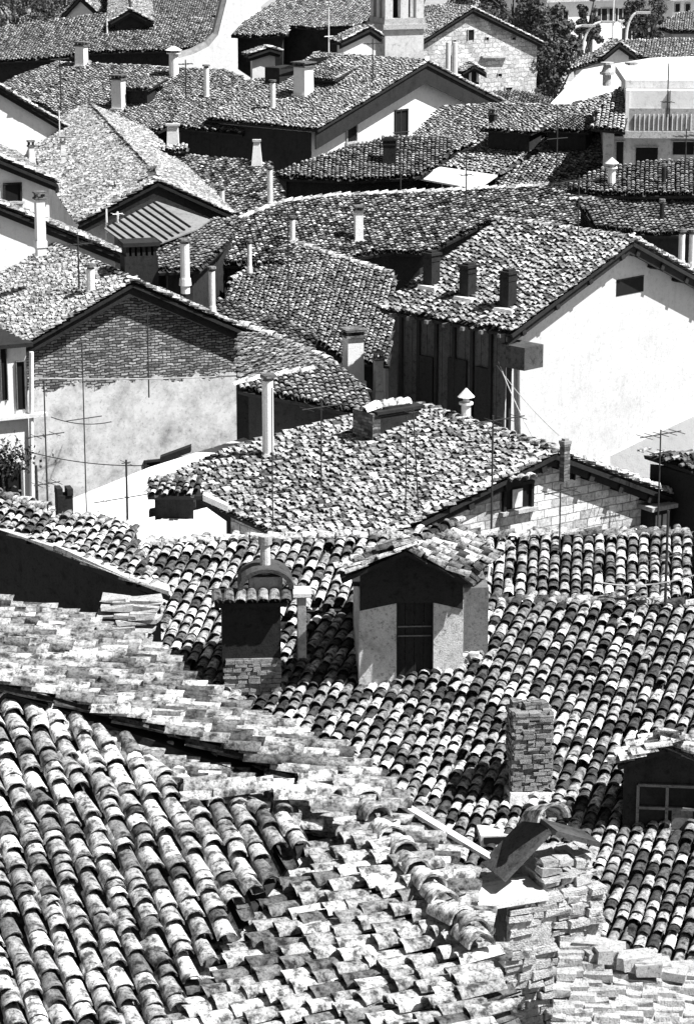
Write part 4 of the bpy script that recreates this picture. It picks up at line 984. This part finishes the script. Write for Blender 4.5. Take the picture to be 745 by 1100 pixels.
for hh, x, y in ((T2, 148, 110), (V2, 349, 100), (Vh, 303, 86)): small_dormer(hh, x, y, 1.5, .65, label='small dormer with a black opening')
chimney(G1, 68, 148, 164, 5, 'square', 'white', base=at(68, 164, 100)); chimney(G1, 163, 180, 196, 8, 'square', 'white', base=at(163, 196, 94))
chimney(G3, 34, 148, 168, 6, 'square', 'white', base=at(34, 172, 96))
wdg = empty('chimney_stack', at(276, 178, 108), 'white wedge-shaped chimney against the black wall below the speckled eave', 'chimney')
MB().box(at(276, 178, 108) - [0, 0, 1], (.65, .5, 2.0), 0, taper=.4).build('stack_body', M['white'], wdg); MB().box(at(276, 178, 108) + [0, 0, 1], (.35, .3, .08)).build('coping_slab', M['stone'], wdg)
wdg = empty('chimney_stack', at(186, 160, 112), 'white stepped chimney above the little striped canopy', 'chimney')
MB().box(at(186, 160, 112) - [0, 0, 1], (.6, .5, 2.0), 0, taper=.75).build('stack_body', M['white'], wdg); MB().box(at(186, 160, 112) + [0, 0, 1], (.6, .5, .08)).build('coping_slab', M['stone'], wdg)
CN = slope_house('tiny striped canopy roof below the white stepped chimney', (180, 161), 108, 92, 22, [(158, 157), (199, 156), (203, 162), (161, 164)], wall='soot_shade', mat='tile_pale', lod=2, over=.1, light=.3)
for hh, x, yt, yb, wp, lb in ((Z, 290, 181, 220, 6, 'slim white flue at the right end'), (Z, 239, 203, 234, 5, 'slim white flue at the lower edge'), (YL, 314, 234, 262, 6, 'thin white flue left'), (YL, 385, 222, 260, 9, 'white square chimney at the middle of the slope'),
    (YL, 268, 260, 290, 5, 'thin white flue at the eave'), (E_, 712, 178, 200, 5, 'grey flue'), (YR, 710, 216, 238, 5, 'dark flue'), (X2, 418, 148, 176, 14, 'dark square chimney with a white base')):
    chimney(hh, x, yt, yb, wp, 'pipe' if wp < 8 else ('square' if wp < 12 else 'brick'), 'white' if 'white' in lb and 'base' not in lb else 'soot_shade', label=lb)
# ================================================================== FAR ROWS
U_ = slope_house('large house near the top with a rounded blotched roof and black wall', (320, 22), 152, 112, 19,
    [(246, 38), (262, 25), (300, 0), (322, -10), (460, -14), (455, 2), (405, 18), (380, 29), (340, 31), (311, 28), (309, 37), (275, 40)], wall='soot_shade', lod=2, light=.08)
T1 = slope_house('long house across the top left with an even speckled roof', (110, 38), 150, 98, 19,
    [(-30, 34), (30, 26), (130, 13), (190, 19), (240, 22), (228, 48), (190, 54), (95, 57), (60, 63), (-30, 68)], wall='soot_shade', lod=2)
S1 = slope_house('far house top left with thin straight rows of tiles', (180, 5), 178, 95, 19,
    [(90, -16), (290, -16), (240, 16), (215, 22), (105, 21)], wall='plaster', lod=2, light=.0, contrast=.6, mess=0)
GT = gable_house('far small white gable poking up at the top left', (86, -4), 172, -8, 95, (62, 22), (112, 21), wall='white', lod=2, over=.4, beams=0)
T1g = gable_house('tiny raised gable on the far speckled roof', (140, 11), 150, 5, 136, (118, 24), (165, 24), wall='soot_shade', lod=2, over=.4, beams=0, base=12.0)
WC = empty('wall', at(230, 85, 142) * [1, 1, 0] + [0, 0, GROUND], 'tall curving white wall at the upper left between two roofs', 'wall')
oW = at(230, 60, 142); nW = np.array([.35, -.94, 0]); wp_ = [(188, 110), (190, 63), (208, 58), (224, 50), (234, 38), (238, 22), (243, 2), (246, -14), (305, -14), (285, 3), (262, 22), (248, 38), (252, 72), (270, 84), (270, 110)]
Pw = [hit(oW, nW, x, y) for x, y in wp_]
MB().prism(Pw, -nW * 1.2).build('wall', M['white'], WC)
cpg = MB()
for a_, b_ in zip(Pw[1:8], Pw[2:9]):
    if b_[2] > a_[2] - .01: cpg.cyl(a_ + nW * -.3, b_ + nW * -.3, .3, .3, 6)
cpg.build('coping', M['tile_cap'], WC)
# tower
tb = at(426, 62, 136); s_ = ppm(tb)
TW = House(); TW.root = empty('tower', tb * [1, 1, 0] + [0, 0, GROUND], 'square white bell tower with open arches at the top, top centre', 'tower'); TW.ang = R(20)
Wt = 44 / s_
MB().box([tb[0], tb[1], GROUND], (Wt, Wt, tb[2] - GROUND + 32 / s_), R(20)).build('wall', M['plaster'], TW.root)
zc = tb[2] + 32 / s_
MB().box([tb[0], tb[1], zc], (Wt * 1.14, Wt * 1.14, .25), R(20)).build('cornice', M['stone'], TW.root)
MB().box([tb[0], tb[1], zc + .25], (Wt * 1.05, Wt * 1.05, .3), R(20)).build('cornice', M['stone'], TW.root)
for sx in (-1, 0, 1):
    for sy in (-1, 0, 1):
        if sx == 0 and sy == 0: continue
        q = np.array([sx * Wt * .4, sy * Wt * .4]); c_, s__ = math.cos(R(20)), math.sin(R(20))
        MB().box([tb[0] + q[0] * c_ - q[1] * s__, tb[1] + q[0] * s__ + q[1] * c_, zc + .55], (Wt * .2, Wt * .2, 1.9), R(20)).build('pillar', M['plaster'], TW.root)
MB().box([tb[0], tb[1], zc + 2.45], (Wt * 1.05, Wt * 1.05, .5), R(20)).build('cornice', M['plaster'], TW.root)
MB().box([tb[0], tb[1], zc + 2.95], (Wt * 1.15, Wt * 1.15, 1.0), R(20), taper=.05).build('roof', M['tile_cap'], TW.root)
MB().box([tb[0], tb[1], zc + .55], (Wt * .45, Wt * .45, 1.9), R(20)).build('belfry_core', M['dark'], TW.root)
lb_ = at(390, 50, 133)
SB = gable_house('little low white outbuilding beside the bell tower', (398, 30), 131, 30, 385, (366, 46), (412, 40), wall='white', lod=2, over=.3, beams=0)
SW = gable_house('small white hut with a dark tiled cap below the rounded roof', (290, 52), 133, 15, 286, (266, 60), (303, 56), wall='white', lod=2, over=.3, beams=0)
D_ = gable_house('tall plain grey gable house top centre with three little windows', (508, 9), 168, 28, 478, (452, 45), (584, 47), wall='plaster_grey', lod=2, over=.4, beams=0)
D_.wall.data.materials[0] = mat_brick('rubble_wall_face', .42, .72, .4, .5, .28, .03, wob=.35)
for x0, y0, x1, y1 in ((502, 32, 508, 43), (486, 43, 489, 47), (521, 40, 524, 43), (549, 40, 553, 43), (534, 79, 538, 82), (542, 94, 549, 104)):
    window(D_, D_.gable_o, -D_.r, x0, y0, x1, y1, frame='stone', pane='dark', sill=False)
MB().prism([hit(D_.gable_o + -D_.r * .01, -D_.r, x, y) for x, y in ((516, 60), (543, 60), (543, 62), (516, 62))], -D_.r * .3).build('ledge', M['stone'], D_.root)
DD = gable_house('small dark dormer house with a rounded tiled cap before the grey gable', (509, 70), 150, 20, 506, (496, 78), (523, 78), wall='soot_shade', lod=2, over=.5, beams=0, base=12)
for x, y in ((504, 84), (512, 84)):
    q = hit(DD.gable_o - DD.r * -.0, DD.r, x, 88); MB().box(q - DD.r * .05, (.12, .12, .6), DD.ang).build('post', M['white'], DD.root)
for x in (481, 488):
    q = at(x, 82, 148); o = MB().cyl(q, q + [0, 0, 1.9], .16, .15, 10).build('chimney', M['white'], None, own_loc=q)
    tag(o, ['left one of two bare white pipes before the grey gable', 'right one of two bare white pipes before the grey gable'][x == 488], 'chimney', 'white pipes before the grey gable')
Vb = slope_house('low roof strip at the foot of the tall grey gable', (560, 108), 140, 100, 15, [(430, 106), (470, 100), (560, 98), (590, 106), (610, 116), (540, 114), (480, 118)], wall='soot_shade', lod=2)
T0 = slope_house('far dark roof strip behind the bell tower', (470, 20), 185, 100, 18, [(440, 8), (470, 6), (500, 10), (470, 30), (446, 40)], wall='soot_shade', lod=2)

# porch building at the right
B0 = at(668, 180, 98); s_ = ppm(B0); angB = R(-2)
BB = House(); BB.ang = angB; BB.root = empty('house', (B0[0] + 3, B0[1] + 3, GROUND), 'modern flat building at the right with a white parapet terrace and dark openings', 'house', GRP)
uB = np.array([math.cos(angB), math.sin(angB), 0]); vB = np.array([-math.sin(angB), math.cos(angB), 0])
fB = at(645, 200, 98)
def bb(x0, x1, y0, y1, d0, d1, nm, mt, lab=None):
    a_ = hit(fB, vB, x0, y1); b_ = hit(fB, vB, x1, y0); w_ = (b_ - a_) @ uB; c_ = a_ + uB * w_ / 2 + vB * (d0 + d1) / 2; z1 = b_[2]
    return MB().box([c_[0], c_[1], a_[2]], (w_, d1 - d0, z1 - a_[2]), angB).build(nm, M[mt], BB.root, label=lab)
bb(645, 775, 147, 420, 0, 7, 'wall', 'plaster')
bb(668, 775, 140, 147, -.4, 7.2, 'floor_slab', 'stone')
bb(670, 775, 116, 140, -.25, -.1, 'parapet', 'plaster_grey')
bb(672, 775, 97, 118, -.2, 3.2, 'awning', 'white', 'white awning above the terrace')
bb(670, 675, 96, 140, -.3, -.05, 'post', 'white'); bb(717, 719, 96, 140, -.3, -.21, 'post', 'metal')
bb(672, 775, 88, 96, .5, 6.5, 'cornice', 'plaster')
for x in range(680, 745, 5): bb(x, x + 1.6, 122, 139, -.33, -.26, 'baluster', 'white')
for x0, x1, y0, y1 in ((661, 669, 152, 184), (682, 706, 158, 178), (722, 745, 152, 166)):
    fr = bb(x0 - 1, x1 + 1, y0 - 1, y0, -.1, 0, 'window', 'stone'); a_ = hit(fB, vB, x0, y1); b_ = hit(fB, vB, x1, y0); w_ = (b_ - a_) @ uB
    c_ = a_ + uB * w_ / 2 - vB * .02; MB().box([c_[0], c_[1], a_[2]], (w_, .03, b_[2] - a_[2]), angB).build('pane', M['dark'], fr)
SK = slope_house('slatted pale roof skirt joining the modern flat building', (650, 128), 97.6, 100, 20, [(634, 137), (645, 115), (662, 97), (671, 97), (671, 141)], wall='plaster', mat='tile_pale', lod=2, over=.4, contrast=.4, light=.2, mess=0)
ST = slope_house('bright shallow metal-edged roof above the terrace building', (720, 85), 104, 95, 10, [(668, 80), (690, 76), (770, 76), (770, 92), (672, 92)], wall='plaster', mat='tile_pale', lod=2, contrast=.4, light=.25, mess=0)
# white sunlit roofs on the slope behind
def plainroof(label, anchor, Y, a, p, px, mat='white'):
    h = House(); h.o = at(*anchor, Y); h.fall, h.n, h.U = frame_of(a, p); P = pol(h.o, h.n, px); c = np.mean(P, axis=0)
    h.root = empty('house', (c[0], c[1], GROUND), label, 'house', GRP); h.ang = R(90 - a)
    wall_under(P, h.o, h.n, M['white'], h.root, .15, .1); h.roof = MB().prism(P, -h.n * .15).build('roof', M[mat], h.root); return h
W1 = plainroof('house with a glaring white plain roof, two urns along its front', (660, 85), 122, 130, 14, [(590, 112), (625, 75), (650, 70), (700, 62), (760, 60), (760, 84), (690, 84), (668, 92), (645, 104), (610, 118)])
W2 = plainroof('small white flat roof at the foot of the tree', (605, 112), 120, 100, 8, [(590, 118), (598, 105), (622, 104), (625, 116)])
for i, (x, y) in enumerate(((651, 87), (677, 87))):
    q = at(x, y + 5, 119)
    m = MB().cyl(q, q + [0, 0, .5], .2, .2, 10).cyl(q + [0, 0, .5], q + [0, 0, .62], .34, .34, 10).cyl(q + [0, 0, .62], q + [0, 0, .95], .26, .16, 10).cyl(q + [0, 0, .95], q + [0, 0, 1.05], .3, .3, 10)
    tag(m.build('chimney_pot', M['stone'], None, own_loc=q), ['left turned stone chimney pot in front of the white roof', 'right turned stone chimney pot in front of the white roof'][i], 'chimney pot', 'turned chimney pots on the white roof')
W3 = gable_house('small white gable with a black roof edge, upper right', (665, 46), 140, 15, 655, (646, 62), (684, 60), wall='white', lod=2, over=.5, beams=0)
W4 = slope_house('far speckled roof at the upper right beside the small white gable', (705, 52), 150, 100, 16, [(650, 50), (672, 44), (745, 42), (745, 62), (700, 66), (684, 60), (640, 66), (610, 76), (620, 64)], wall='plaster', mat='tile_pale', lod=2, light=.25)
W5 = slope_house('pale hip roof at the far right edge near the top', (735, 25), 175, 100, 16, [(706, 30), (728, 15), (780, 8), (780, 34), (720, 34)], wall='plaster_grey', mat='tile_pale', lod=2, light=.2, contrast=.5)
W6 = slope_house('flat-looking tiled roof at the right edge under the pale hip', (720, 48), 155, 95, 10, [(700, 44), (780, 40), (780, 62), (720, 60)], wall='plaster', mat='tile_pale', lod=2, light=.2)
# white villa at the top right
def villa(label, x0, x1, ytop, Y, wins, balcony=None):
    g_ = R(26); uv_ = np.array([math.cos(g_), math.sin(g_), 0]); nv = np.array([math.sin(g_), -math.cos(g_), 0])
    a_ = at(x0, ytop, Y); b_ = hit(a_, nv, x1, ytop); w_ = (b_ - a_) @ uv_; c = (a_ + uv_ * w_ / 2) - nv * 4; zb = gz(c[0], Y) - 1.5
    h = House(); h.ang = g_; h.root = empty('house', (c[0], c[1], zb), label, 'house', GRP)
    MB().box([c[0], c[1], zb], (w_, 8, a_[2] - zb), g_).build('wall', M['white'], h.root)
    MB().box([c[0], c[1], a_[2]], (w_ + 1.4, 9.4, .25), g_).build('eave', M['stone'], h.root)
    MB().box([c[0], c[1], a_[2] + .25], (w_ + 1.2, 9.2, 2.0), g_, taper=.4).build('roof', M['tile_cap'], h.root)
    for (wx, wy, ww, wh) in wins:
        window(h, a_, nv, wx, wy, wx + ww, wy + wh, frame='stone', pane='dark', sill=False, shutters=ww > 5)
    if balcony:
        for bx0, bx1, by in balcony:
            p = at(bx0, by, Y - .6); q = at(bx1, by, Y - .6); MB().box([(p[0] + q[0]) / 2, Y - .6, p[2]], (q[0] - p[0], 1.2, .2)).build('balcony', M['stone'], h.root)
    return h
villa('white villa with rows of shuttered windows at the top right', 590, 676, 2, 232, [(598, 12, 5, 10), (604, 12, 5, 10), (645, 9, 6, 14), (653, 9, 6, 14), (668, 9, 7, 14), (671, 30, 6, 14)], [(664, 680, 24)])
villa('second white house at the top right corner with a dark doorway', 722, 775, 0, 236, [(724, 4, 5, 9), (735, 4, 5, 9)])
rdp = [(x, y, gz(x, y) + .06) for y in (205, 222) for x in np.linspace(8, 70, 12)]
rd = link_np('road', rdp, np.array([(k, k + 1, k + 13, k + 12) for k in range(11)]).ravel(), np.full(11, 4), M['concrete'], None); tag(rd, kind='structure', label='pale road on the hillside')
# curved street lamps
for i, (x, yb, yt, dx) in enumerate(((603, 56, 28, 22), (626, 50, 24, 20), (672, 40, 14, 12))):
    b = at(x, yb, 190); s_ = ppm(b); H = (yb - yt) / s_; t = empty('street_lamp', b, ['leftmost curved white street lamp among the trees', 'middle curved white street lamp among the trees', 'rightmost curved white street lamp before the villa'][i], 'street lamp', 'curved street lamps on the hillside')
    pts = [np.array([b[0], b[1], gz(b[0], b[1]) - .2])] + [b + np.array([dx / s_ * (1 - math.cos(k / 8 * math.pi / 2)), 0, H * math.sin(k / 8 * math.pi / 2)]) for k in range(9)]
    MB().tube(pts, .1, 6).build('pole', M['white'], t); MB().box(pts[-1] + [.4, 0, -.08], (1.0, .35, .16)).build('lamp_head', M['stone'], t)

# ------------------------------------------------------------------ trees
def tree(x, y, Y, rx, hz, label, nl=4200, leaf=.27, seed=0):
    r_ = np.random.default_rng(seed + 11); c = at(x, y, Y); zg = gz(c[0], Y) if Y > 170 else GROUND
    t = empty('tree', (c[0], Y, zg), label, 'tree', 'trees behind the houses')
    m = MB(); th = c[2] - zg; m.cyl([c[0], Y, zg - .3], [c[0] + .2, Y, zg + max(th, 1)], .32, .16, 8)
    for k in range(7):
        a_ = r_.uniform(0, 6.28); e_ = c + np.array([math.cos(a_) * rx * .6, math.sin(a_) * rx * .6, r_.uniform(-.1, .7) * hz])
        m.cyl([c[0], Y, zg + max(th, 1) * r_.uniform(.5, .95)], e_, .12, .04, 5)
    m.build('trunk', M['bark'], t)
    nc = 26; d = r_.normal(0, 1, (nc, 3)); d /= np.linalg.norm(d, axis=1)[:, None]; d *= (r_.uniform(.25, 1, nc) ** .6)[:, None]
    cc = c + d * [rx, rx, hz]; cr = r_.uniform(.22, .42, nc) * min(rx, hz)
    k = r_.integers(0, nc, nl); e = r_.normal(0, 1, (nl, 3)); e /= np.linalg.norm(e, axis=1)[:, None]; e *= (r_.uniform(.2, 1, nl) ** .5)[:, None]
    P = cc[k] + e * cr[k][:, None]
    n = e + r_.normal(0, .5, (nl, 3)) + [0, 0, .3]; n /= np.linalg.norm(n, axis=1)[:, None]
    u = np.cross(n, r_.normal(0, 1, (nl, 3))); u /= np.linalg.norm(u, axis=1)[:, None]; v = np.cross(n, u); s = r_.uniform(.6, 1.2, nl)[:, None] * leaf / 2
    W = np.stack([P - u * s, P - v * s * .7, P + u * s, P + v * s * .7], 1).reshape(-1, 3)
    link_np('crown', W, np.arange(nl * 4), np.full(nl, 4), M['leaf'], t, r_.random(nl) * .7 + .3 * (r_.random(nc)[k]))
for i, (x, y, Y, rx, hz, lb) in enumerate([
    (515, -2, 205, 2.6, 1.8, 'dark round tree directly behind the grey gable peak'), (552, 8, 200, 3.2, 2.6, 'dark bushy tree right behind the tall grey gable'),
    (588, 44, 182, 2.0, 3.2, 'dark leafy tree just right of the grey gable wall'), (592, 78, 172, 2.3, 3.4, 'low dark tree at the foot of the grey gable, beside the white roofs'),
    (580, 24, 215, 1.6, 1.4, 'tree in front of the left end of the white villa'), (620, 36, 205, 2.4, .9, 'bush under the curved lamps below the villa'),
    (632, 16, 212, .9, 2.2, 'narrow tree against the middle of the white villa'), (698, 22, 212, 1.9, 2.6, 'airy tree between the two white houses'), (12, 6, 215, 3.6, 2.6, 'dark tree in the top left corner'), (-18, 12, 205, 3.0, 2.6, 'dark tree cut by the left edge, top left'), (45, 0, 225, 3.0, 1.6, 'tree just left of the far small white gable')]):
    tree(x, y, Y, rx, hz, lb, seed=i)
q = hit(wo + gL * .3, gL, 6, 492); tr = empty('climbing_plant', q, 'dark climbing plant over the doorway at the left edge', 'plant')
r_ = np.random.default_rng(3); nl = 500; P = q + r_.normal(0, 1, (nl, 3)) * [.45, .12, .28]; n = r_.normal(0, 1, (nl, 3)); n /= np.linalg.norm(n, axis=1)[:, None]; u = np.cross(n, r_.normal(0, 1, (nl, 3))); u /= np.linalg.norm(u, axis=1)[:, None]; v = np.cross(n, u); s = .07
link_np('foliage', np.stack([P - u * s, P - v * s * .7, P + u * s, P + v * s * .7], 1).reshape(-1, 3), np.arange(nl * 4), np.full(nl, 4), M['leaf'], tr, r_.random(nl))
MB().tube([q - [0, 0, 1.6], q - [.1, 0, .6], q], .04, 5).build('stem', M['bark'], tr)

# ------------------------------------------------------------------ aerials, poles and cables
aerial(at(52, 562, 60), 410, 'thin pole with cross arms and a box before the left plastered wall', [(.62, .5, 2), (.28, .35, 4)])
aerial(at(93, 548, 63), 370, 'hair-thin mast in front of the brick gable', [(.55, .5, 0)], r=.012)
aerial(at(137, 556, 60), 494, 'short leaning pole with a long arm on the white terrace', [(.35, .9, 3), (.95, .12, 1)], r=.03)
aerial(on(C, 435, 560), 448, 'left of the twin wire masts on the centre roof', [(.8, .3, 0)], r=.012, lean=.02)
aerial(on(C, 450, 552), 438, 'right of the twin wire masts on the centre roof', [(.95, .12, 3), (.4, .25, 0)], r=.016, lean=-.15)
aerial(on(C, 293, 570), 418, 'mast rising beside the tall white flue pipe', [(.5, .25, 0)], r=.014)
aerial(at(527, 588, 51), 447, 'tall dark mast by the light brick gable, with a long cross arm', [(.96, .8, 5), (.88, .3, 2)], r=.022)
aerial(on(M2, 713, 672), 548, 'black mast with clamps on the right of the nearer roofs', [(.6, .5, 2), (.2, .1, 2), (.35, .12, 2)], r=.03)
aerial(at(310, 350, 84), 228, 'mast in front of the pyramid roof peak', [(.96, .3, 3), (.4, .2, 0)], r=.02)
aerial(at(284, 345, 84), 300, 'short mast left of the pyramid peak', [(.9, .25, 3)], r=.02)
aerial(at(86, 340, 79), 256, 'mast standing on the pale left roof', [(.9, .5, 5), (.5, .2, 2)], r=.03)
aerial(on(X4, 597, 196), 120, 'wire mast before the patched roof', [(.6, .5, 0)], r=.015)
aerial(at(430, 200, 101), 120, 'mast before the black wall under the low roof', [(.7, .4, 0)], r=.015)
aerial(at(124, 236, 95), 196, 'small mast on the blotched pale roof', [(.9, .5, 4), (.6, .4, 2)], r=.03)
aerial(at(115, 252, 90), 225, 'leftmost white pole before the wide gable overhang', [], r=.04, mat='white')
aerial(at(127, 252, 90), 228, 'second white pole before the wide gable overhang', [(.9, .2, 2)], r=.04, mat='white')
aerial(at(322, 168, 120), 140, 'pale rod against the black wall under the eave', [], r=.04, mat='white')
aerial(at(353, 60, 150), 10, 'thin white rod with a bell-shaped foot, top centre', [(.4, .3, 0)], r=.03, mat='white')
aerial(at(116, 62, 150), 22, 'white rod on the far speckled roof', [], r=.06, mat='white')
aerial(at(657, 60, 190), 2, 'tall pole before the villa', [], r=.06, mat='white')
aerial(at(716, 120, 97), 70, 'mast above the white awning', [(.2, .2, 2)], r=.02)
aerial(at(65, 168, 112), 120, 'pale mast on the rake of the upper left roof', [], r=.03, mat='white')
aerial(on(YL, 500, 225), 165, 'mast on the long centre roof right of the white chimney', [(.9, .4, 4), (.6, .25, 2)], r=.02)
aerial(on(RH, 620, 262), 190, 'mast on the ridge of the large white gabled house', [(.92, .5, 5), (.7, .3, 2)], r=.02)
aerial(on(T2, 66, 118), 60, 'left mast on the broad speckled roof', [(.9, .5, 4)], r=.03)
aerial(on(T2, 200, 110), 66, 'right mast on the broad speckled roof', [(.9, .4, 3), (.6, .3, 0)], r=.03)
aerial(on(Vh, 400, 90), 44, 'mast on the roof of the house with the tall dark door', [(.9, .5, 4)], r=.03)
aerial(on(E_, 735, 190), 140, 'mast beside the capped chimney at the right edge', [(.85, .5, 4)], r=.02)
aerial(at(706, 560, 57), 462, 'mast behind the small box dormer at the right', [(.95, .6, 5), (.75, .3, 2)], r=.02)
aerial(on(M2, 600, 600), 520, 'thin mast before the light brick gable wall', [(.9, .4, 3)], r=.016)
aerial(on(C, 345, 530), 430, 'thin mast at the left part of the centre roof', [(.92, .5, 4), (.6, .3, 0)], r=.016)
aerial(at(160, 420, 76), 330, 'thin mast against the middle of the brick gable', [(.9, .4, 3)], r=.016)
aerial(at(40, 536, 60), 500, 'crooked dark stake by the left wall', [], r=.04)
aerial(at(484, 76, 146), 60, 'thin rod left of the dark dormer hut', [], r=.02)
for i, (a3, b3, mt, r__, lb) in enumerate([
    (at(528, 385, 70), at(600, 468, 62), 'cable_pale', .012, 'upper pale wire slanting down across the white gable'), (at(532, 380, 70), at(572, 470, 62), 'cable_pale', .012, 'lower pale wire slanting down from the eave box'),
    (at(30, 406, 77), at(345, 398, 72), 'cable_pale', .02, 'pale wire crossing the brick gable at mid height'), (at(30, 485, 66), at(160, 500, 62), 'cable', .012, 'dark wire between the terrace poles'),
    (at(55, 448, 66), at(120, 453, 66), 'cable', .012, 'short dark wire from the pole to the wall'), (at(300, 230, 99), at(745, 212, 96), 'cable_pale', .02, 'long pale wire over the centre roofs'),
    (at(527, 578, 50), at(524, 622, 47), 'cable_pale', .02, 'pale cable hanging over the cabin roof corner'), (at(640, 625, 46), at(745, 618, 45), 'cable_pale', .012, 'pale wire above the near ridge')]):
    n = 10; sag = .12
    pts = [a3 + (b3 - a3) * k / n - np.array([0, 0, sag * 4 * (k / n) * (1 - k / n)]) for k in range(n + 1)]
    tag(MB().tube(pts, r__, 4).build('cable', M[mt], None, own_loc=a3), lb, 'cable', 'wires strung between the roofs')
# pale masonry slope at the lower right corner
PWp = [hit(stk[0] + stk[1] * 1.02, -stk[2] * .5 + np.array([0, 0, .86]), x, y) for x, y in ((632, 1015), (700, 1032), (790, 1065), (790, 1180), (600, 1180))]
pwn = np.cross(PWp[1] - PWp[0], PWp[2] - PWp[0]); pwn /= np.linalg.norm(pwn); pwn = pwn if pwn[2] > 0 else -pwn
c = np.mean(PWp, axis=0)
PWr = empty('wall', (c[0], c[1], GROUND), 'pale sloping masonry wall top in the bottom right corner', 'wall')
wm = MB().prism(PWp, (0, 0, -8))
e_ = PWp[1] - PWp[0]; e_[2] = 0; e_ /= np.linalg.norm(e_)
nfw = np.array([e_[1], -e_[0], 0]); pw_ = MB()
r_ = random.Random(77)
Eu = (PWp[1] - PWp[0]) / np.linalg.norm(PWp[1] - PWp[0]); Ev = np.cross(pwn, Eu)
Ev = Ev if Ev[2] < 0 else -Ev
for iy in range(16):
    x_ = -.3
    while x_ < 1.9:
        w_ = r_.uniform(.14, .36); p_ = PWp[0] + Eu * (x_ + w_ / 2) + Ev * (iy * .1 + .06)
        wm.box(p_ + [0, 0, -.05 + r_.uniform(-.02, .03)], (w_ * .95, .12, .07), math.atan2(Eu[1], Eu[0]) + r_.uniform(-.08, .08)); x_ += w_
wm.build('wall_body', M['rubble'], PWr, rough=.008)
r_ = random.Random(21)
for k in range(26):
    f_ = k / 25 * 2; a_, b_ = (PWp[0], PWp[1]) if f_ < 1 else (PWp[1], PWp[2]); q = a_ + (b_ - a_) * (f_ % 1.0 if f_ < 2 else 1)
    MB().box(q + [r_.uniform(-.05, .05), r_.uniform(-.25, .1), -.05], (r_.uniform(.14, .32), .2, r_.uniform(.06, .14)), r_.uniform(-.5, .5)).build('loose_stone', M['stone'], PWr, rough=.012)
tot = sum(len(o.data.polygons) for o in bpy.data.objects if o.type == 'MESH'); print('polys', tot, 'objects', len(bpy.data.objects))
